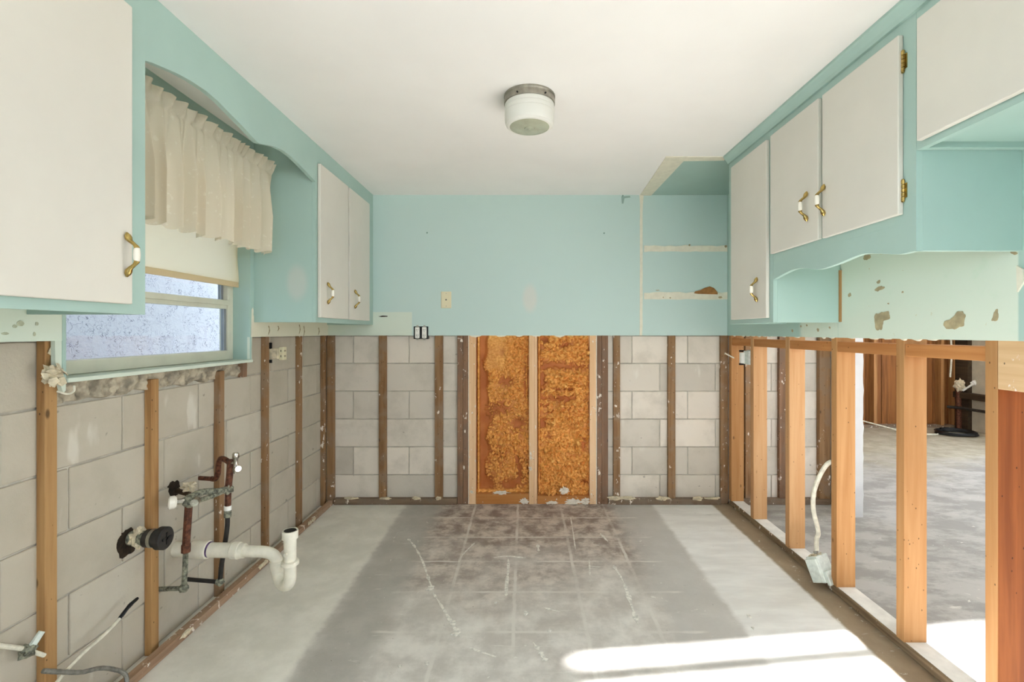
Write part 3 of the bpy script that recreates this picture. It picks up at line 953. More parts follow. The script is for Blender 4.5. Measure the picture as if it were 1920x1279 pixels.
# ================================================================== BLOCKED DOORWAY WITH SPRAY FOAM
inf = thing('doorway_infill', 'blocked doorway framed in pale pine and filled with orange spray foam', 'insulation', (0.06, 3.47, 0))
FB = 3.452
make('stud', MB().box(-0.400, -0.350, FB, 3.54, 0.0, CUT + 0.02), 'pine_infill', inf, bevel=0.002)
make('stud', MB().box(0.034, 0.072, FB - 0.002, 3.54, 0.0, CUT + 0.02), 'pine_infill', inf, bevel=0.002)
make('stud', MB().box(0.0725, 0.094, FB + 0.006, 3.54, 0.0, CUT + 0.02), 'pine_infill', inf, bevel=0.002)
make('stud', MB().box(0.472, 0.518, FB, 3.54, 0.0, CUT + 0.02), 'pine_infill', inf, bevel=0.002)
make('caulk_line', MB().box(-0.405, -0.400, FB + 0.002, 3.5, 0.0, CUT), 'smear', inf)
make('caulk_line', MB().box(0.518, 0.525, FB + 0.002, 3.5, 0.0, CUT), 'smear', inf)
make('bottom_plate', MB().box(-0.349, 0.033, FB + 0.002, 3.54, 0.0, 0.075), 'pine_x', inf, bevel=0.002)
make('bottom_plate', MB().box(0.095, 0.471, FB + 0.004, 3.54, 0.0, 0.06), 'pine_x', inf, bevel=0.002)
make('backing_board', MB().box(-0.40, 0.52, 3.535, 3.56, 0.0, CUT + 0.02), 'board', inf)


def sst(a, b, x):
    t = min(1, max(0, (x - a) / (b - a)))
    return t * t * (3 - 2 * t)


def foam(xa, xb, za, zb, bay):
    """lumpy foam surface: many small overlapping curls over a bare board"""
    rg = np.random.default_rng(20 + bay)
    st = 0.0026
    nx = int((xb - xa) / st); nz = int((zb - za) / st)
    W, H = xb - xa, zb - za
    U, Wv = np.meshgrid(np.linspace(0, 1, nx + 1), np.linspace(0, 1, nz + 1))

    def gs(u, w, su, sw):
        return np.exp(-(((U - u) / su) ** 2 + ((Wv - w) / sw) ** 2))

    def stp(p, q, x):
        t = np.clip((x - p) / (q - p), 0, 1)
        return t * t * (3 - 2 * t)

    if bay == 0:
        k = stp(0.15, 0.24, U + 0.035 * np.sin(Wv * 17) + 0.02 * np.sin(Wv * 41))
        for (u, w, su, sw, am) in ((0.55, 0.70, 0.17, 0.030, 0.8), (0.45, 0.53, 0.20, 0.045, 0.75), (0.20, 0.46, 0.10, 0.05, 0.9), (0.80, 0.43, 0.12, 0.035, 0.95),
                                   (0.20, 0.05, 0.14, 0.06, 1.0), (0.62, 0.045, 0.17, 0.045, 1.0), (0.82, 0.12, 0.05, 0.06, 0.95), (0.78, 0.20, 0.05, 0.03, 0.7), (0.50, 0.88, 0.07, 0.03, 0.4), (0.95, 0.72, 0.05, 0.2, 0.6)):
            k = k * (1 - am * gs(u, w, su, sw))
    else:
        k = stp(0.0, 0.10, U)
        for (u, w, su, sw, am) in ((0.35, 0.805, 0.35, 0.030, 0.95), (0.75, 0.80, 0.2, 0.02, 0.7), (0.12, 0.72, 0.09, 0.07, 0.95), (0.55, 0.93, 0.12, 0.02, 0.8), (0.15, 0.955, 0.08, 0.02, 0.8),
                                   (0.40, 0.605, 0.42, 0.014, 0.9), (0.45, 0.660, 0.3, 0.010, 0.8), (0.16, 0.56, 0.14, 0.012, 0.8), (0.12, 0.46, 0.08, 0.035, 0.9), (0.22, 0.37, 0.1, 0.03, 0.6),
                                   (0.90, 0.095, 0.10, 0.016, 1.0), (0.90, 0.33, 0.05, 0.05, 0.7), (0.3, 0.52, 0.2, 0.012, 0.6)):
            k = k * (1 - am * gs(u, w, su, sw))
    low = np.zeros_like(U)
    for _ in range(40):
        low += rg.uniform(-1, 1) * gs(rg.random(), rg.random(), rg.uniform(0.08, 0.25), rg.uniform(0.03, 0.09))
    k = np.clip(k, 0, 1)
    h = k * np.clip(0.26 + 0.10 * low, 0.10, 0.6)
    for _ in range(2600):
        u, w = rg.random(), rg.random()
        i0, j0 = int(u * nx), int(w * nz)
        kk = k[j0, i0]
        if kk < 0.25 or rg.random() > kk: continue
        fine = (bay == 0 and w > 0.78 and 0.18 < u < 0.55)
        a_ = rg.uniform(0.004, 0.007) if fine else rg.uniform(0.006, 0.017) * (1.25 if bay else 1.0)
        b_ = a_ * rg.uniform(0.35, 0.75)
        ang = rg.uniform(0, math.pi)
        pk = h[j0, i0] + (rg.uniform(0.04, 0.10) if fine else rg.uniform(0.10, 0.34)) * kk
        r = int(a_ * 1.3 / st) + 1
        ja, jb, ia, ib = max(0, j0 - r), min(nz + 1, j0 + r + 1), max(0, i0 - r), min(nx + 1, i0 + r + 1)
        jj, ii = np.mgrid[ja:jb, ia:ib]
        dx = (ii - i0) * st; dz = (jj - j0) * st
        c, s_ = math.cos(ang), math.sin(ang)
        q = ((dx * c + dz * s_) / a_) ** 2 + ((-dx * s_ + dz * c) / b_) ** 2
        bump = pk * np.sqrt(np.clip(1 - q, 0, 1)) ** 0.7
        h[ja:jb, ia:ib] = np.maximum(h[ja:jb, ia:ib], np.where(q < 1, np.maximum(bump, h[ja:jb, ia:ib] * 0.9), 0))
    # squeezed-out beads along the studs and the lower plate
    wob = 0.35 + 0.06 * np.sin(Wv * 190) + 0.06 * np.sin(Wv * 83 + 1)
    h = np.maximum(h, np.exp(-((U - 0.035) / 0.024) ** 2) * (wob + 0.15))
    if bay == 0:
        h = np.maximum(h, np.exp(-((U - 0.955) / 0.020) ** 2) * wob * stp(0.35, 0.6, Wv))
        h = np.maximum(h, np.exp(-((Wv - 0.008) / 0.012) ** 2) * (0.5 + 0.1 * np.sin(U * 60)))
    h = np.clip(h, 0, 1)
    X = xa + W * U; Z = za + H * Wv; Y = 3.527 - 0.080 * h
    m = MB()
    m.v = list(zip(X.ravel().tolist(), Y.ravel().tolist(), Z.ravel().tolist()))
    q = (np.arange(nz)[:, None] * (nx + 1) + np.arange(nx)[None, :]).ravel()
    m.f = np.stack([q, q + 1, q + nx + 2, q + nx + 1], 1).tolist()
    m.m = [0] * len(m.f); m.sm = [True] * len(m.f)
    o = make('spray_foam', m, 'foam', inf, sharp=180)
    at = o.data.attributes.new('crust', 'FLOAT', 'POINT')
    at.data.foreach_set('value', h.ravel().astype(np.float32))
    return o


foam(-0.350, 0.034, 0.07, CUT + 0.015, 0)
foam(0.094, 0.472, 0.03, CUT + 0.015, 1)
for i, (x, z, rx, rz) in enumerate(((-0.17, 0.084, 0.05, 0.012), (0.29, 0.10, 0.035, 0.022), (0.36, 0.015, 0.06, 0.018), (0.44, 0.022, 0.03, 0.025), (0.0, 0.02, 0.03, 0.02), (0.045, 0.26, 0.012, 0.02), (0.047, 0.35, 0.01, 0.035), (0.2, 0.012, 0.04, 0.012), (-0.38, 0.09, 0.012, 0.012))):
    make('plaster_smear', MB().blob((x, FB + 0.001, z), (rx * 0.8, 0.006, rz * 0.8), i + 70, 0.7, 3.2, seg=22, rings=13), 'smear', inf)


# ================================================================== CABINETS
def pull(door, sgn, X, y, z):
    """brass bow pull with a white ceramic barrel; sgn = outward direction along X"""
    for s_ in (1, -1):
        br = MB()
        pts = [(X + sgn * 0.004, y, z + s_ * 0.060), (X + sgn * 0.006, y, z + s_ * 0.052), (X + sgn * 0.009, y, z + s_ * 0.044), (X + sgn * 0.014, y, z + s_ * 0.036), (X + sgn * 0.024, y, z + s_ * 0.028), (X + sgn * 0.030, y, z + s_ * 0.021), (X + sgn * 0.031, y, z + s_ * 0.017)]
        br.tube(pts, [0.002, 0.0075, 0.0085, 0.0055, 0.0045, 0.006, 0.0075], 12)
        make('handle_arm', br, 'brass', door)
    gr = MB().tube([(X + sgn * 0.031, y, z - 0.018), (X + sgn * 0.031, y, z - 0.010), (X + sgn * 0.031, y, z), (X + sgn * 0.031, y, z + 0.010), (X + sgn * 0.031, y, z + 0.018)], [0.0065, 0.0080, 0.0086, 0.0080, 0.0065], 14)
    make('handle_grip', gr, 'ceramic', door)


def hinge(door, sgn, Xf, y, z, side):
    """decorative brass leaf hinge on the face frame beside the door edge; side = direction of the frame along Y"""
    h = MB()
    h.box(Xf, Xf + sgn * 0.0025, y, y + side * 0.012, z - 0.022, z + 0.022)
    for zz in (-0.024, -0.012, 0.0, 0.012, 0.024):
        h.tube([(Xf + sgn * 0.006, y + side * 0.002, z + zz - 0.005), (Xf + sgn * 0.006, y + side * 0.002, z + zz + 0.005)], 0.0052, 8)
    for zz in (-0.031, 0.031):
        h.blob((Xf + sgn * 0.006, y + side * 0.002, z + zz), 0.005, 0, 0.0, seg=8, rings=5, smooth=True)
    make('hinge', h, 'brass', door)


def cabinet(name, label, sgn, wallX, faceX, y0, y1, z0, z1, doors, group=None, body_mat='teal', end_low=None, lip=0.018):
    """hanging cabinet; doors: (ya, yb, za, zb, handle(y,z) or None, hinges[(y,z,side)])"""
    root = thing(name, label, 'cabinet', ((wallX + faceX) / 2, (y0 + y1) / 2, z0), group)
    T = 0.018
    b = MB()
    fx = faceX - sgn * 0.019
    zlow = end_low if end_low else z0
    b.box(wallX, fx, y0, y0 + T, zlow, z1).box(wallX, fx, y1 - T, y1, z0, z1)
    b.box(wallX, fx, y0 + T, y1 - T, z0 + lip, z0 + lip + T).box(wallX, fx, y0 + T, y1 - T, z1 - T, z1)
    b.box(wallX, wallX + sgn * 0.006, y0 + T, y1 - T, z0 + lip + T, z1 - T)
    mid = (z0 + z1) / 2
    b.box(wallX + sgn * 0.006, fx - sgn * 0.02, y0 + T, y1 - T, mid, mid + T)
    make('body', b, body_mat, root, (0, 0, 0) if body_mat == 'teal_spot' else None, bevel=0.001, seg=1)
    ff = MB()
    ff.box(fx, faceX, y0, doors[0][0] + 0.02, zlow, z1).box(fx, faceX, doors[-1][1] - 0.02, y1, z0, z1)
    for a, c in zip(doors[:-1], doors[1:]):
        ff.box(fx, faceX, a[1] - 0.02, c[0] + 0.02, z0, z1)
    for d in doors:
        ff.box(fx, faceX, d[0] + 0.02, d[1] - 0.02, z0, d[2] + 0.02)
        ff.box(fx, faceX, d[0] + 0.02, d[1] - 0.02, d[3] - 0.02, z1)
    make('face_frame', ff, 'teal', root)
    for d in doors:
        dr = make('door', MB().box(faceX + sgn * 0.0015, faceX + sgn * 0.018, d[0], d[1], d[2], d[3]), 'cream', root, bevel=0.003)
        if d[4]:
            pull(dr, sgn, faceX + sgn * 0.018, d[4][0], d[4][1])
        for (hy, hz, sd) in d[5]:
            hinge(dr, sgn, faceX, hy, hz, sd)
    return root


cabinet('wall_cabinet', 'near left wall cabinet with a cream door beside the window', 1, DRY_L, FACE_L, 0.66, 1.374, 1.296, CEIL - 0.0005,
        [(0.72, 1.3086, 1.322, 2.136, (1.284, 1.454), [(0.72, 2.03, -1), (0.72, 1.43, -1)])])
cabinet('wall_cabinet', 'far left wall cabinet with two narrow cream doors in the back corner', 1, DRY_L, FACE_L, 2.498, DRY_B - 0.001, 1.296, CEIL - 0.0005,
        [(2.515, 2.914, 1.322, 2.133, (2.600, 1.456), [(2.914, 2.03, 1), (2.914, 1.43, 1)]), (2.937, 3.316, 1.322, 2.133, (3.015, 1.452), [(3.316, 2.03, 1), (3.316, 1.43, 1)])], body_mat='teal_spot')
cabinet('wall_cabinet', 'tall narrow right wall cabinet with one slim cream door', -1, DRY_R, FACE_R, 2.208, 2.682, 1.289, CEIL - 0.0005,
        [(2.237, 2.620, 1.312, 2.146, (2.318, 1.451), [(2.620, 2.05, 1), (2.620, 1.41, 1)])])
midcab = cabinet('wall_cabinet', 'right wall cabinet with two cream doors above the wavy valance', -1, DRY_R, FACE_R, 1.402, 2.207, 1.576, CEIL - 0.0005,
                 [(1.447, 1.818, 1.602, 2.146, (1.798, 1.742), [(1.446, 2.063, -1), (1.446, 1.673, -1)]), (1.842, 2.204 - 0.003, 1.604, 2.148, (1.908, 1.747), [(2.201, 2.06, 1), (2.201, 1.68, 1)])], end_low=1.4845)
cabinet('wall_cabinet', 'short right wall cabinet nearest the viewer over an open niche', -1, DRY_R, FACE_R, 0.50, 1.401, 1.779, CEIL - 0.0005,
        [(0.60, 1.398 - 0.018, 1.797, 2.150, None, [(1.380, 2.07, 1), (1.380, 1.86, 1)])])
# scalloped apron under the middle right cabinet
wave = smooth_path([(0, 2.208, 1.487), (0, 2.120, 1.503), (0, 2.036, 1.513), (0, 1.9515, 1.506), (0, 1.8667, 1.4900), (0, 1.758, 1.496), (0, 1.633, 1.511), (0, 1.5565, 1.501), (0, 1.468, 1.4846), (0, 1.4115, 1.4845)], 6)
poly = [(p.y, p.z) for p in wave] + [(1.403, 1.4845), (1.403, 1.578), (2.207, 1.578)]
tag(make('scalloped_valance', MB().prism(poly, 0, FACE_R + 0.0005, FACE_R + 0.0185), 'teal', midcab, bevel=0.0008, seg=1), 'wavy cut teal apron board')
# bare wood edge where the tall cabinet meets the wall
make('wood_edge', MB().box(DRY_R - 0.010, DRY_R - 0.0005, 2.200, 2.2075, 1.292, 1.53), 'old_orange', midcab)

# double-arched board over the window
arch = [(1.3735, 2.026), (1.40, 2.035), (1.493, 2.057), (1.56, 2.067), (1.636, 2.072), (1.70, 2.068), (1.756, 2.058), (1.86, 2.040), (1.957, 2.020), (1.995, 2.030), (2.03, 2.041), (2.09, 2.056), (2.16, 2.066), (2.23, 2.066), (2.30, 2.060), (2.40, 2.046), (2.4975, 2.030)]
poly = arch + [(2.4975, CEIL - 0.0005), (1.3735, CEIL - 0.0005)]
tag(make('valance_board', MB().prism(poly, 0, FACE_L - 0.019, FACE_L), 'teal', None),
    'teal board with arched lower edge spanning above the curtain', 'valance')

# crown strip over the right cabinets
mb = MB().prism([(FACE_R, CEIL - 0.0005), (1.118, CEIL - 0.0005), (1.118, CEIL - 0.010), (1.124, CEIL - 0.016), (1.136, CEIL - 0.034), (1.142, CEIL - 0.046), (FACE_R, CEIL - 0.048)], 1, 0.5, 2.684)
struct('trim_1', mb, 'teal', 'teal crown strip between right cabinets and ceiling', 'trim', None)

# ================================================================== CURTAIN, SHADE, LAMP
rod = MB().tube(smooth_path([(DRY_L + 0.001, 1.405, 2.035), (-1.31, 1.405, 2.035), (-1.288, 1.43, 2.035), (-1.288, 1.9, 2.035), (-1.288, 2.37, 2.035), (-1.31, 2.395, 2.035), (DRY_L + 0.001, 2.40, 2.035)], 5), 0.006, 8)
tag(make('curtain_rod', rod, 'whitep'), 'slim white curtain rod inside the gathered valance curtain', 'curtain rod')
nY, nZ = 420, 52
m = MB()
rr = random.Random(5)
def folds(seed, lo, hi):
    """random alternating pleats: returns offset in -1..1 along u"""
    q = random.Random(seed); ks = [0.0]; vs2 = [q.uniform(-1, 1)]; sg = 1
    while ks[-1] < 1.0:
        ks.append(ks[-1] + q.uniform(lo, hi)); vs2.append(sg * q.uniform(0.35, 1.0)); sg = -sg
    def f(u):
        for i in range(len(ks) - 1):
            if u <= ks[i + 1]:
                t = (u - ks[i]) / (ks[i + 1] - ks[i])
                t = t * t * (3 - 2 * t)
                return vs2[i] * (1 - t) + vs2[i + 1] * t
        return vs2[-1]
    return [f(i / nY) for i in range(nY + 1)]
F1 = folds(3, 0.018, 0.055); F2 = folds(9, 0.010, 0.028); F3 = folds(14, 0.012, 0.045); F4 = folds(21, 0.03, 0.07)
for j in range(nZ + 1):
    w = j / nZ
    for i in range(nY + 1):
        u = i / nY
        y = 1.408 + 1.035 * u
        ztop = 2.086 + 0.006 * F4[i] + 0.003 * F3[(i + 9) % (nY + 1)]
        zbot = 1.617 + 0.022 * u + 0.009 * F4[i] + 0.005 * F2[i]
        z = ztop + (zbot - ztop) * w
        d = z - 2.036
        if d > 0.0:                 # ruffled heading above the rod pocket
            k = d / 0.05
            x = 0.004 * F2[i] * (1 - k) + 0.022 * F3[i] * k + 0.010 * k
            yy = y + 0.008 * k * F4[i]
        else:
            k = min(1.0, -d / 0.22)
            x = (0.004 + 0.004 * k) * F2[i] * (1 - 0.7 * k) + (0.005 + 0.024 * k) * F1[i] + 0.012 * k * F4[i]
            yy = y + 0.010 * k * F1[(i + 7) % (nY + 1)]
        pin = math.exp(-(d / 0.008) ** 2)
        x = x * (1 - 0.6 * pin) - 0.006 * pin
        x = -1.262 + x - 0.016 * w * u
        if u > 0.965:               # return towards the wall
            x -= (u - 0.965) / 0.035 * 0.075
        m.v.append((x, min(yy, 2.49), z))
for j in range(nZ):
    for i in range(nY):
        a = j * (nY + 1) + i
        m.face((a, a + 1, a + nY + 2, a + nY + 1), 0, True)
cur = make('curtain', m, 'curtain', None, sharp=80)
tag(cur, 'gathered cream lace valance curtain hanging over the window', 'curtain')

sh = thing('roller_shade', 'cream roller shade pulled halfway down behind the lace curtain', 'shade', (-1.472, 1.97, 1.475))
m = MB()
n = 24
for k in range(n):
    za = 1.50 + (1.985 - 1.50) * k / n; zb = 1.50 + (1.985 - 1.50) * (k + 1) / n
    xa = -1.472 + 0.004 * math.sin(za * 22); xb = -1.472 + 0.004 * math.sin(zb * 22)
    b = len(m.v)
    m.v += [(xa, WIN[0] + 0.008, za), (xa, WIN[1] - 0.004, za), (xb, WIN[1] - 0.004, zb), (xb, WIN[0] + 0.008, zb)]
    m.face((b, b + 1, b + 2, b + 3), 0, True)
make('shade_sheet', m, 'shade', sh, sharp=80)
make('hem_bar', MB().box(-1.478, -1.468, WIN[0] + 0.008, WIN[1] - 0.004, 1.474, 1.502), 'hem', sh, bevel=0.003)
make('roller', MB().tube([(-1.472, WIN[0] + 0.004, 1.995), (-1.472, WIN[1] - 0.004, 1.995)], 0.014, 14), 'whitep', sh)


def lathe(m, prof, cx, cy, n=48, mat=0, sq=1.0):
    b = len(m.v)
    for (r, z) in prof:
        for j in range(n):
            a = 2 * math.pi * j / n
            m.v.append((cx + r * math.cos(a), cy + r * math.sin(a) * sq, z))
    for i in range(len(prof) - 1):
        for j in range(n):
            jj = (j + 1) % n
            m.face([b + i * n + j, b + (i + 1) * n + j, b + (i + 1) * n + jj, b + i * n + jj], mat, True)
    return m


LX, LY = 0.022, 2.005
lamp = thing('ceiling_light', 'round flush ceiling light with opal glass and nickel collar', 'light', (LX, LY, CEIL))
make('collar', lathe(MB(), [(0.0, CEIL - 0.0005), (0.107, CEIL - 0.0005), (0.1075, CEIL - 0.007), (0.1045, CEIL - 0.011), (0.1045, CEIL - 0.017), (0.1065, CEIL - 0.020), (0.1065, CEIL - 0.034), (0.103, CEIL - 0.036), (0.0, CEIL - 0.036)], LX, LY), 'steel', lamp)
gz = CEIL - 0.034
prof = [(0.1005, gz), (0.1035, gz - 0.005), (0.1035, gz - 0.016), (0.1020, gz - 0.019), (0.1035, gz - 0.022), (0.1035, gz - 0.034), (0.1020, gz - 0.037), (0.1035, gz - 0.040), (0.1033, gz - 0.060), (0.1025, gz - 0.074), (0.099, gz - 0.086), (0.091, gz - 0.093), (0.083, gz - 0.0945)]
make('glass_shade', lathe(MB(), prof, LX, LY), 'opal', lamp, sharp=25)
make('lens', lathe(MB(), [(0.0835, gz - 0.094), (0.078, gz - 0.096), (0.05, gz - 0.098), (0.022, gz - 0.0985), (0.020, gz - 0.1015), (0.008, gz - 0.102), (0.007, gz - 0.1055), (0.0, gz - 0.106)], LX, LY), 'lens', lamp, sharp=25)
for a in (-2.05, -0.95):
    make('set_screw', MB().tube([(LX + 0.104 * math.cos(a), LY + 0.104 * math.sin(a), CEIL - 0.027), (LX + 0.111 * math.cos(a), LY + 0.111 * math.sin(a), CEIL - 0.027)], 0.0035, 8), 'blackp', lamp)

# ================================================================== ELECTRICAL ON THE WALLS
jx, jz = -0.562, 1.476
p = thing('wall_plate', 'almond blank jack plate on the teal back wall', 'wall plate', (jx, DRY_B, jz))
make('plate', MB().box(jx - 0.037, jx + 0.037, DRY_B - 0.006, DRY_B, jz - 0.060, jz + 0.060), 'almond', p, bevel=0.003)
make('jack_hole', MB().tube([(jx, DRY_B - 0.0085, jz), (jx, DRY_B - 0.003, jz)], 0.006, 10), 'verdi', p)
for s_ in (-1, 1):
    make('screw', MB().tube([(jx, DRY_B - 0.0075, jz + s_ * 0.045), (jx, DRY_B - 0.003, jz + s_ * 0.045)], 0.003, 8), 'steel', p)

ox, oz = -0.744, 1.240
p = thing('outlet_box', 'pair of uncovered white receptacles in a black box at the drywall edge', 'outlet', (ox, DRY_B, oz - 0.05))
b = MB()
b.box(ox - 0.053, ox + 0.053, DRY_B - 0.0015, DRY_B + 0.03, oz - 0.045, oz + 0.045)
make('box', b, 'blackp', p, bevel=0.002)
for k, xx in enumerate((ox - 0.025, ox + 0.025)):
    rc = make('receptacle', MB().box(xx - 0.0165, xx + 0.0165, DRY_B - 0.012, DRY_B - 0.001, oz - 0.040, oz + 0.040), 'whitep', p, bevel=0.004)
    for s_ in (-1, 1):
        sl = MB()
        sl.box(xx - 0.0075, xx - 0.0050, DRY_B - 0.0125, DRY_B - 0.010, oz + s_ * 0.020 - 0.004, oz + s_ * 0.020 + 0.006)
        sl.box(xx + 0.0050, xx + 0.0075, DRY_B - 0.0125, DRY_B - 0.010, oz + s_ * 0.020 - 0.004, oz + s_ * 0.020 + 0.006)
        sl.box(xx - 0.002, xx + 0.002, DRY_B - 0.0125, DRY_B - 0.010, oz + s_ * 0.020 - 0.013, oz + s_ * 0.020 - 0.009)
        make('slots', sl, 'blackp', rc)
    for s_ in (-1, 1):
        make('mounting_ear', MB().box(xx - 0.008, xx + 0.008, DRY_B - 0.004, DRY_B - 0.001, oz + s_ * 0.047 - 0.006, oz + s_ * 0.047 + 0.006), 'steel', p)

# outlet hanging on the fourth furring strip of the left wall
p = thing('outlet_box', 'loose white outlet on a plaster crusted box under the left cabinet', 'outlet', (-1.43, 2.70, 1.09))
make('box', MB().box(-1.459, -1.392, 2.700, 2.752, 1.092, 1.152), 'plaster', p, bevel=0.004)
make('receptacle', MB().box(-1.391, -1.366, 2.708, 2.748, 1.086, 1.160), 'almond', p, bevel=0.003)
b = MB()
for zz in (1.108, 1.138):
    b.box(-1.3662, -1.365, 2.720, 2.723, zz - 0.005, zz + 0.005); b.box(-1.3662, -1.365, 2.732, 2.735, zz - 0.005, zz + 0.005)
    b.box(-1.381, -1.377, 2.7075, 2.7085, zz - 0.006, zz + 0.006)
make('slots', b, 'blackp', p)
make('bracket', MB().box(-1.448, -1.430, 2.700, 2.712, 1.150, 1.185), 'blackp', p)
make('bracket', MB().box(-1.448, -1.430, 2.700, 2.712, 1.070, 1.088), 'blackp', p)

# junction box between the far studs of the right wall
p = thing('junction_box', 'small galvanised junction box high between the far right studs', 'electrical box', (1.50, 3.16, 1.03))
make('box', MB().box(1.475, 1.530, 3.120, 3.178, 1.028, 1.125), 'galv', p, bevel=0.004)
make('cover', MB().box(1.462, 1.476, 3.115, 3.190, 1.032, 1.120), 'galv', p, bevel=0.002)
make('clamp', MB().box(1.44, 1.466, 3.17, 3.20, 1.036, 1.108), 'whitep', p, bevel=0.003)
for zz in (1.03, 1.118):
    make('screw', MB().tube([(1.435, 3.19, zz), (1.47, 3.19, zz)], 0.006, 8), 'blackp', p)
tag(make('cable_stub', MB().tube(smooth_path([(1.488, 3.39, 1.06), (1.46, 3.392, 1.075), (1.432, 3.395, 1.09), (1.425, 3.395, 1.093)], 5), [0.005] * 12 + [0.006, 0.007, 0.008, 0.008], 8), 'cable'), 'short white cable end sticking out at the back right corner post', 'cable')

# box and cable lying against the right sill plate
p = thing('junction_box', 'plaster spattered junction box hanging from a white cable by the sill plate', 'electrical box', (1.46, 2.36, 0.0))
rm = Matrix.Translation((1.462, 2.352, 0.085)) @ Matrix.Rotation(math.radians(28), 4, 'Z') @ Matrix.Rotation(math.radians(-24), 4, 'X')
m = MB().box(-0.048, 0.042, -0.03, 0.03, -0.06, 0.06)
make('box', m.xf(rm), 'galv', p, bevel=0.006)
m = MB().box(-0.042, 0.036, -0.046, -0.029, -0.072, -0.010)
make('cover', m.xf(rm), 'galv', p, bevel=0.004)
m = MB().box(-0.060, -0.046, -0.026, 0.03, -0.055, 0.05)
make('side_plate', m.xf(rm), 'galv', p, bevel=0.003)
m = MB().tube([(0.005, 0.0, 0.055), (0.008, 0.0, 0.075)], 0.014, 10)
make('cable_clamp', m.xf(rm), 'steel', p)
m = MB()
for i in range(7):
    m.blob((R.uniform(-0.05, 0.05), R.uniform(-0.02, 0.03), 0.058), (0.012, 0.012, 0.007), i, 0.6)
make('plaster_crust', m.xf(rm), 'plaster', p)
c0 = rm @ Vector((0.008, 0, 0.07))
pts = smooth_path([tuple(c0), (c0.x + 0.004, c0.y + 0.005, c0.z + 0.06), (1.452, 2.36, 0.26), (1.432, 2.365, 0.36), (1.430, 2.36, 0.45), (1.45, 2.345, 0.54), (1.472, 2.32, 0.605), (1.50, 2.31, 0.62)], 6)
tag(make('cable', MB().tube(pts, 0.0105, 10), 'cable', p), 'thick white cable')

# crumpled plaster around a torn anchor on the first left furring strip
p = thing('torn_plaster_lump', 'torn crumpled plaster clump on the furring strip left of the window', 'plaster', (-1.42, 1.45, 1.08))
make('clump', MB().blob((-1.418, 1.437, 1.118), (0.014, 0.026, 0.026), 2, 0.5, 2.2), 'plaster', p)
for i, (dy, dz, s_) in enumerate(((-0.018, 0.010, 0.013), (-0.016, -0.018, 0.014), (0.012, -0.022, 0.015), (0.0, 0.024, 0.012), (0.022, 0.004, 0.012))):
    q = MB().prism([(-s_, -s_ * 0.6), (s_ * 0.4, -s_), (s_, 0.1 * s_), (s_ * 0.2, s_), (-s_ * 0.8, s_ * 0.5)], 0, -0.0012, 0.0012)
    q.xf(Matrix.Translation((-1.403 + 0.003 * (i % 2), 1.437 + dy, 1.118 + dz)) @ Matrix.Rotation(0.5 * (i - 2), 4, 'Z') @ Matrix.Rotation(0.35 * (2 - i), 4, 'Y') @ Matrix.Rotation(i * 1.1, 4, 'X'))
    make('paper_flap', q, 'plaster', p)
make('paper_flap', MB().prism([(1.447, 1.205), (1.452, 1.19), (1.447, 1.172), (1.433, 1.182), (1.438, 1.195)], 0, FUR_L + 0.002, FUR_L + 0.005), 'plaster', p)
make('wire_loop', MB().tube(smooth_path([(-1.42, 1.452, 1.066), (-1.405, 1.47, 1.055), (-1.40, 1.485, 1.062), (-1.405, 1.492, 1.078)], 5), 0.003, 8), 'cable', p)

# ================================================================== PLUMBING ON THE LEFT WALL
# white drain with trap
d = thing('drain_pipe', 'white plastic drain pipe with open p-trap sticking out of the block wall', 'pipe', (-1.2, 2.0, 0.18))
PZ = 0.335
make('pipe', MB().tube([(BLK_L - 0.02, 2.0, PZ + 0.002), (-1.20, 2.0, PZ - 0.004)], 0.030, 20), 'pvc', d)
make('coupling', MB().tube([(-1.388, 2.0, PZ), (-1.386, 2.0, PZ), (-1.322, 2.0, PZ - 0.001), (-1.320, 2.0, PZ - 0.001)], [0.034, 0.0365, 0.0365, 0.034], 20), 'pvc', d)
for xx in (-1.391, -1.316):
    make('primer_band', MB().tube([(xx - 0.003, 2.0, PZ), (xx + 0.003, 2.0, PZ)], 0.0312, 20), 'purple', d)
make('slip_nut', MB().tube([(-1.222, 2.0, PZ - 0.003), (-1.219, 2.0, PZ - 0.003), (-1.192, 2.0, PZ - 0.005), (-1.188, 2.0, PZ - 0.005), (-1.170, 2.0, PZ - 0.005)], [0.031, 0.0345, 0.0345, 0.031, 0.029], 16), 'pvc', d)
lx, ly = -1.040, 2.015
rx, ry = -0.958, 1.955
pts = smooth_path([(-1.18, 2.0, PZ - 0.006), (-1.13, 2.0, PZ - 0.008), (-1.085, 2.003, PZ - 0.012), (-1.056, 2.008, PZ - 0.026), (-1.043, 2.012, PZ - 0.052), (lx, ly, 0.255)], 5)
make('trap_arm', MB().tube(pts, 0.0235, 18), 'pvc', d)
make('slip_nut', MB().tube([(lx, ly, 0.285), (lx, ly, 0.280), (lx, ly, 0.262), (lx, ly, 0.250), (lx, ly, 0.238)], [0.026, 0.033, 0.033, 0.028, 0.026], 16), 'pvc', d)
cx, cy = (lx + rx) / 2, (ly + ry) / 2
U = [(lx, ly, 0.27)]
rad = math.hypot(rx - lx, ry - ly) / 2
for k in range(0, 13):
    a = math.pi * k / 12
    U.append((cx + (lx - cx) * math.cos(a), cy + (ly - cy) * math.cos(a), 0.247 - rad * math.sin(a)))
U += [(rx, ry, 0.30)]
make('trap_bend', MB().tube(U, 0.0245, 18), 'pvc', d)
make('slip_nut', MB().tube([(rx, ry, 0.292), (rx, ry, 0.295), (rx, ry, 0.308), (rx, ry, 0.312)], [0.028, 0.034, 0.034, 0.027], 16), 'pvc', d)
